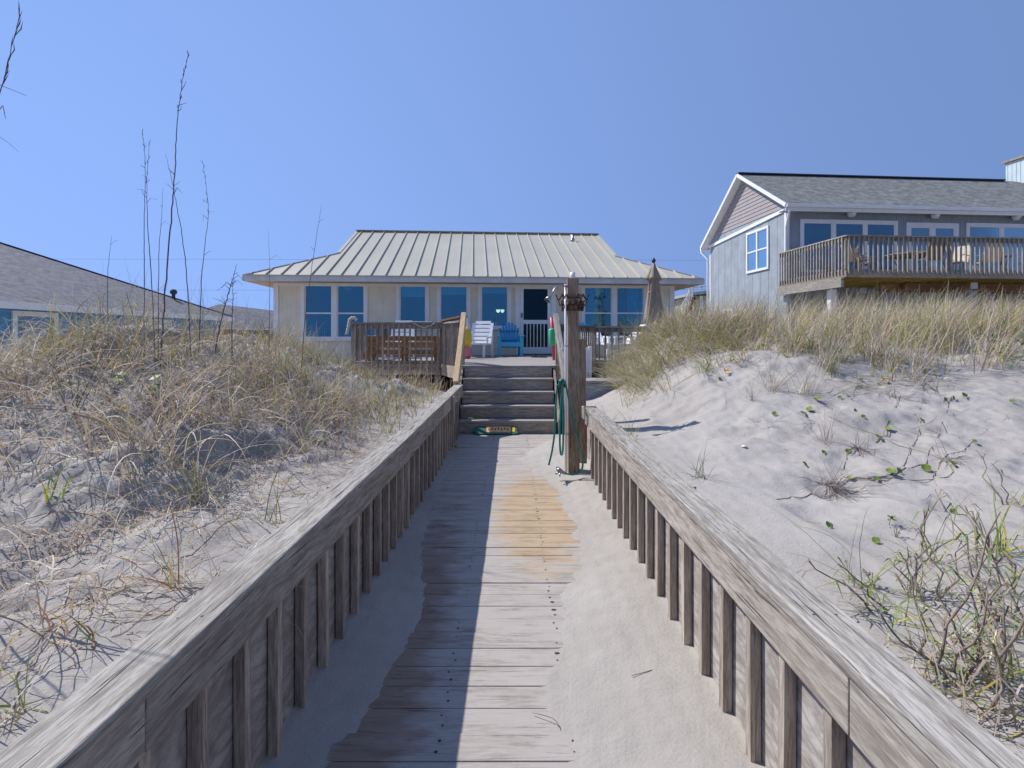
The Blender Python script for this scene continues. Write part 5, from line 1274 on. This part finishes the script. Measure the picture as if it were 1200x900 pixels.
dryplant(1160, 800, 'dense dry brown weed with green blades at the lower right edge', .75, 7, 20, .35, .10, 5, .05)
dryplant(1195, 730, 'dry weed leaning in from the right edge of the photo', .6, 5, 20, .4, .10, 6, -.1)
dryplant(1140, 690, 'thin dark weed behind the dense one at lower right', .55, 4, 16, .2, .08, 8, .02)
dryplant(1090, 700, 'small curled brown weed between the two tall dry weeds', .35, 3, 14, .3, .05, 9)
dryplant(1180, 590, 'slanting woody stem at the right edge halfway down the slope', .55, 2, 10, .2, .04, 10, -.18)
random.seed(99)
tuft(1010, 690, 'long bent green blades rising beside the right railing near the woody stem', 12, (.3, .6), [(GRN, .9), (GRY, .1)], (.5, 1.4), (.2, 1.4), (.003, .007))
tuft(1090, 660, 'green arching blades on the sand left of the tall dry weeds', 12, (.25, .55), [(GRN, .9), (GRY, .1)], (.3, 1.3), (.2, 1.4), (.003, .007))
tuft(1165, 650, 'bright green leafy tuft near the right edge of the photo', 26, (.15, .4), [(GRN, 1)], (.6, 1.5), (.2, 1.2), (.005, .010))
tuft(1150, 770, 'straw and green tuft at the foot of the dense dry weed', 60, (.12, .4), [(GRN, .35), (DRY, .45), (GRY, .2)], (.2, 1.5), (.2, 1.8), (.003, .007), .08, wob=.12)
tuft(1110, 835, 'low tangled straw tuft behind the right railing at bottom right', 60, (.1, .35), [(GRN, .2), (DRY, .5), (GRY, .3)], (.1, 1.4), (.2, 2.2), (.003, .007), .08, wob=.15)
tuft(1185, 845, 'low tangled grey tuft at the bottom right corner of the sand', 60, (.1, .4), [(GRN, .15), (DRY, .4), (GRY, .45)], (.1, 1.4), (.2, 2.0), (.003, .007), .10, wob=.15)

# round leaved creepers on the sand
lf = thing('pennywort_leaf', 'small round green pennywort leaf standing on the dune sand', 'leaf', (0, 0, 0), group='round pennywort leaves dotted over the right dune')
mb = MB(); bb = 0; N = 14; mb.v.append(Vector((0, 0, .022)))
for j in range(N):
    a = j*2*math.pi/N; r_ = .030*(1+.07*math.sin(a*5)); mb.v.append(Vector((r_*math.cos(a), r_*math.sin(a), .030+.004*math.sin(a*3))))
for j in range(N): mb.face([0, 1+j, 1+(j+1) % N], None, .5, 0, True)
build('leaf_disc', mb, 'leaf', lf, local=True); build('leaf_stem', MB().tube([(0, 0, -.02), (.006, 0, .023)], .0016, 5), 'leaf', lf, local=True)
LP_ = [(907,487),(940,487),(949,482),(984,466),(997,470),(991,464),(1008,447),(1005,453),(1011,490),(1043,505),(1028,516),(1075,427),(1085,437),(1106,471),(1114,468),(1078,495),(1141,520),(1113,546),(1084,551),(1050,554),(1026,564),(998,563),(993,530),(964,533),(941,547),(1115,602),(1026,637),(969,618),(1022,430),(976,418),(950,420),(1128,466),(1186,472),(1001,482),(958,470),(1030,452),(921,418),(1060,426),(842,445),(1045,556),(1092,456),(893,404),(900,408),(910,402),(890,410),(930,404)]
first = True; rnd = random.Random(5)
for (a, b) in LP_:
    p = ground_at(a, b, 1.2)
    o = lf if first else copy_tree(lf)
    first = False
    s_ = rnd.uniform(.5, 1.1)*(1.2 if p.y > 6 else .72 if p.y < 3.6 else 1); o.location = p; o.scale = (s_,)*3; o.rotation_euler = (.6+rnd.gauss(0, .25), rnd.gauss(0, .3), rnd.gauss(0, .3))
RUN = [([LP_[i] for i in (9, 10, 11, 13, 14, 18, 16)], 'long thin creeping runner threading the round leaves in the middle of the right slope'), ([LP_[i] for i in (20, 19, 15, 12)], 'thin creeping runner at the right side of the slope above the dead root clump'),
       ([LP_[i] for i in (22, 21, 17, 2)], 'thin creeping runner crossing the upper middle of the right slope'), ([(1150, 600), (1115, 602), (1084, 551), (1050, 554), (1026, 564), (998, 563), (950, 580), (905, 588)], 'low creeping runner along the foot of the splayed dead root clump')]
for lst, lab in RUN:
    pts = [ground_at(a+rnd.uniform(-3, 3), b+rnd.uniform(-2, 2), 1.2) for a, b in lst]
    pts = smooth_pts(pts, 8); pts = [Vector((p.x+rnd.gauss(0, .012), p.y, hz(p.x, p.y)+.004)) for p in pts]
    o = build('creeping_runner', MB().tube(pts, .0028, 5), 'twig', None, base=pts[0]); tag(o, lab, 'creeper')
fw = thing('orange_flower', 'small orange flower on the dune sand near the left end of the golden grass', 'flower', (0, 0, 0))
mb = MB()
for j in range(6):
    a = j*math.pi/3; c = Vector((.028*math.cos(a), .028*math.sin(a), .05)); t_ = Vector((-math.sin(a), math.cos(a), 0))*.013
    mb.poly([Vector((0, 0, .045)), c-t_, c*1.35+Vector((0, 0, .0)), c+t_])
build('petals', mb, 'petal', fw, local=True); build('stem', MB().tube([(0, 0, -.02), (0, 0, .045)], .002, 5), 'leafolive', fw, local=True)
FL = [(850, 438, None), (953, 407, 'small orange flower among the round leaves on the right dune crest'), (1032, 448, 'small orange flower in the middle of the right dune slope'), (1198, 533, 'larger orange flower at the right edge of the photo'), (860, 428, 'small orange flower just above the leftmost one on the right dune')]
for i_, (a, b, lab) in enumerate(FL):
    p = ground_at(a, b, 1.2); o = fw if i_ == 0 else copy_tree(fw)
    if lab: o['label'] = lab
    o.location = p; o.rotation_euler = (.7, 0, .3*i_); o.scale = (1.0,)*3
def leafy(px, row, label, n, r_, mat='leafolive', s0=.022):
    p = ground_at(px, row, 1.2); e = thing('leafy_weed', label, 'weed', p); mb = MB(); sb = MB()
    for _ in range(n):
        a = random.random()*6.28; rr = r_*math.sqrt(random.random()); c = p+Vector((rr*math.cos(a), rr*math.sin(a), .03+random.random()*r_*.9)); s_ = s0*random.uniform(.7, 1.4); b_ = random.random()*6.28; tz = random.uniform(-.5, .8)
        u_ = Vector((math.cos(b_), math.sin(b_), tz))*s_; v_ = Vector((-math.sin(b_), math.cos(b_), random.uniform(-.5, .5)))*s_*.55
        mb.poly([c-u_, c-v_, c+u_, c+v_]); 
        if random.random() < .4: sb.tube([p+Vector((0, 0, -.01)), (p+c)/2+Vector((0, 0, .01)), c], .0018, 4)
    build('leaves', mb, mat, e); build('stems', sb, 'twig', e); return e
leafy(187, 465, 'green leafy weed on the sand of the left dune crest', 34, .12, 'leaf', .03)
leafy(248, 470, 'bright green leafy weed in the grass right of the crest', 22, .10, 'leaf', .03)
leafy(133, 455, 'small green weed under the blue house at left', 18, .10, 'leaf', .028)
leafy(60, 410, 'green sprig at the left end of the crest', 18, .12, 'leaf', .028)
leafy(1175, 418, 'yellow green leafy patch in the grass at the right edge of the crest', 90, .35, 'leafolive', .04)
leafy(1050, 630, 'tiny red brown seedling on the sand right of the railing', 10, .03, 'twig', .010)
leafy(1022, 690, 'tiny dark seedling beside the long bent green blades', 12, .04, 'twig', .012)
leafy(1042, 615, 'tiny green seedling on smooth sand above the red brown one', 10, .03, 'leafolive', .012)
leafy(380, 522, 'small green weed sprouting beside the end of the left railing', 14, .05, 'leaf', .02)
o = build('seashell', MB().lathe((0, 0, 0), [(.004, 0), (.022, .004), (.020, .012), (.006, .016)], 10), 'shell', None, base=(0, 0, 0)); o.location = ground_at(872, 524, 1.2)
tag(o, 'tiny white shell on the smooth sand of the right dune', 'shell')
wd = thing('walkway_weed', 'small green weed in the sand at the foot of the left railing near the steps', 'weed', (-.80, 7.3, .0))
v = field(np.array([(-.80, 7.3)]), 1, .0, [(GRN, 1)], (.05, .08), (.6, 1.4), (.1, .8), (.004, .008))
rt = np.tile(np.array([[-.80, 7.3, .02]]), (22, 1)); az_ = rng.random(22)*6.28
o = link_blades('leaves', [blade_mesh(rt, az_, .4+rng.random(22), .05+.07*rng.random(22), rng.random(22)*1.2, rng.normal(size=22)*.4, .006+.005*rng.random(22), pick(22, [(GRN, 1)]))], base=(-.80, 7.3, .0), parent=wd)
for (a, b, L_, an, lab) in ((740, 790, .14, .3, 'thin dry twig lying on the sand near the right balusters'), (655, 835, .12, 2.4, 'curved dry straw lying at the edge of the planks')):
    d_ = 1.53*F/(b-HOR); p = P(a, b, d_); zb = max(hz(p.x, p.y), 0)+.006
    pts = [Vector((p.x+L_*u*math.cos(an)+.02*math.sin(u*4), p.y+L_*u*math.sin(an), zb+.004+.008*math.sin(u*3.1))) for u in np.linspace(0, 1, 7)]
    o = build('dry_twig', MB().tube(pts, .0018, 5), 'twig', None, base=pts[0]); tag(o, lab, 'twig')
# ---------------------------------------------------------------- camera, light, world
cam = bpy.data.cameras.new('camera'); co = bpy.data.objects.new('camera', cam); COL.objects.link(co)
co.location = (0, 0, EYE); co.rotation_euler = (math.radians(90), 0, 0)
cam.sensor_width = 36; cam.lens = 18; cam.shift_y = -55/1200; cam.clip_end = 4000; cam.clip_start = .05
sc.camera = co
sd = Vector((-.60, .30, .80)).normalized()
L = bpy.data.lights.new('sun', 'SUN'); L.energy = 3.7; L.angle = math.radians(.55); L.color = (1, .965, .92)
lo = bpy.data.objects.new('sun', L); COL.objects.link(lo); lo.rotation_euler = sd.to_track_quat('Z', 'Y').to_euler(); lo.location = (-20, 10, 30)
w = bpy.data.worlds.new('World'); sc.world = w; w.use_nodes = True
nt = w.node_tree; nt.nodes.clear()
sky = nt.nodes.new('ShaderNodeTexSky'); sky.sky_type = 'NISHITA'; sky.sun_disc = False
sky.sun_elevation = math.asin(sd.z); sky.sun_rotation = math.atan2(sd.x, sd.y)
sky.air_density = 1.0; sky.dust_density = .0; sky.ozone_density = 2.5; sky.altitude = 0
mix = nt.nodes.new('ShaderNodeMix'); mix.data_type = 'RGBA'; mix.blend_type = 'MULTIPLY'; mix.inputs[0].default_value = 1
mix.inputs[7].default_value = (1.10, 1.03, 1.09, 1)
bg = nt.nodes.new('ShaderNodeBackground'); bg.inputs[1].default_value = .15
ow = nt.nodes.new('ShaderNodeOutputWorld')
tcd = nt.nodes.new('ShaderNodeTexCoord'); mp = nt.nodes.new('ShaderNodeMapping'); mp.inputs['Scale'].default_value = (.65, .65, .30); mp.inputs['Location'].default_value = (0, 0, .68)
nt.links.new(tcd.outputs['Generated'], mp.inputs[0]); nt.links.new(mp.outputs[0], sky.inputs[0])
nt.links.new(sky.outputs[0], mix.inputs[6]); nt.links.new(mix.outputs[2], bg.inputs[0]); nt.links.new(bg.outputs[0], ow.inputs[0])
sc.view_settings.view_transform = 'Standard'; sc.view_settings.look = 'None'; sc.view_settings.exposure = 0.46; sc.view_settings.gamma = 1
sc.view_settings.use_curve_mapping = False
sc.render.engine = 'CYCLES'; sc.cycles.use_denoising = True; sc.cycles.max_bounces = 8; sc.cycles.transparent_max_bounces = 16
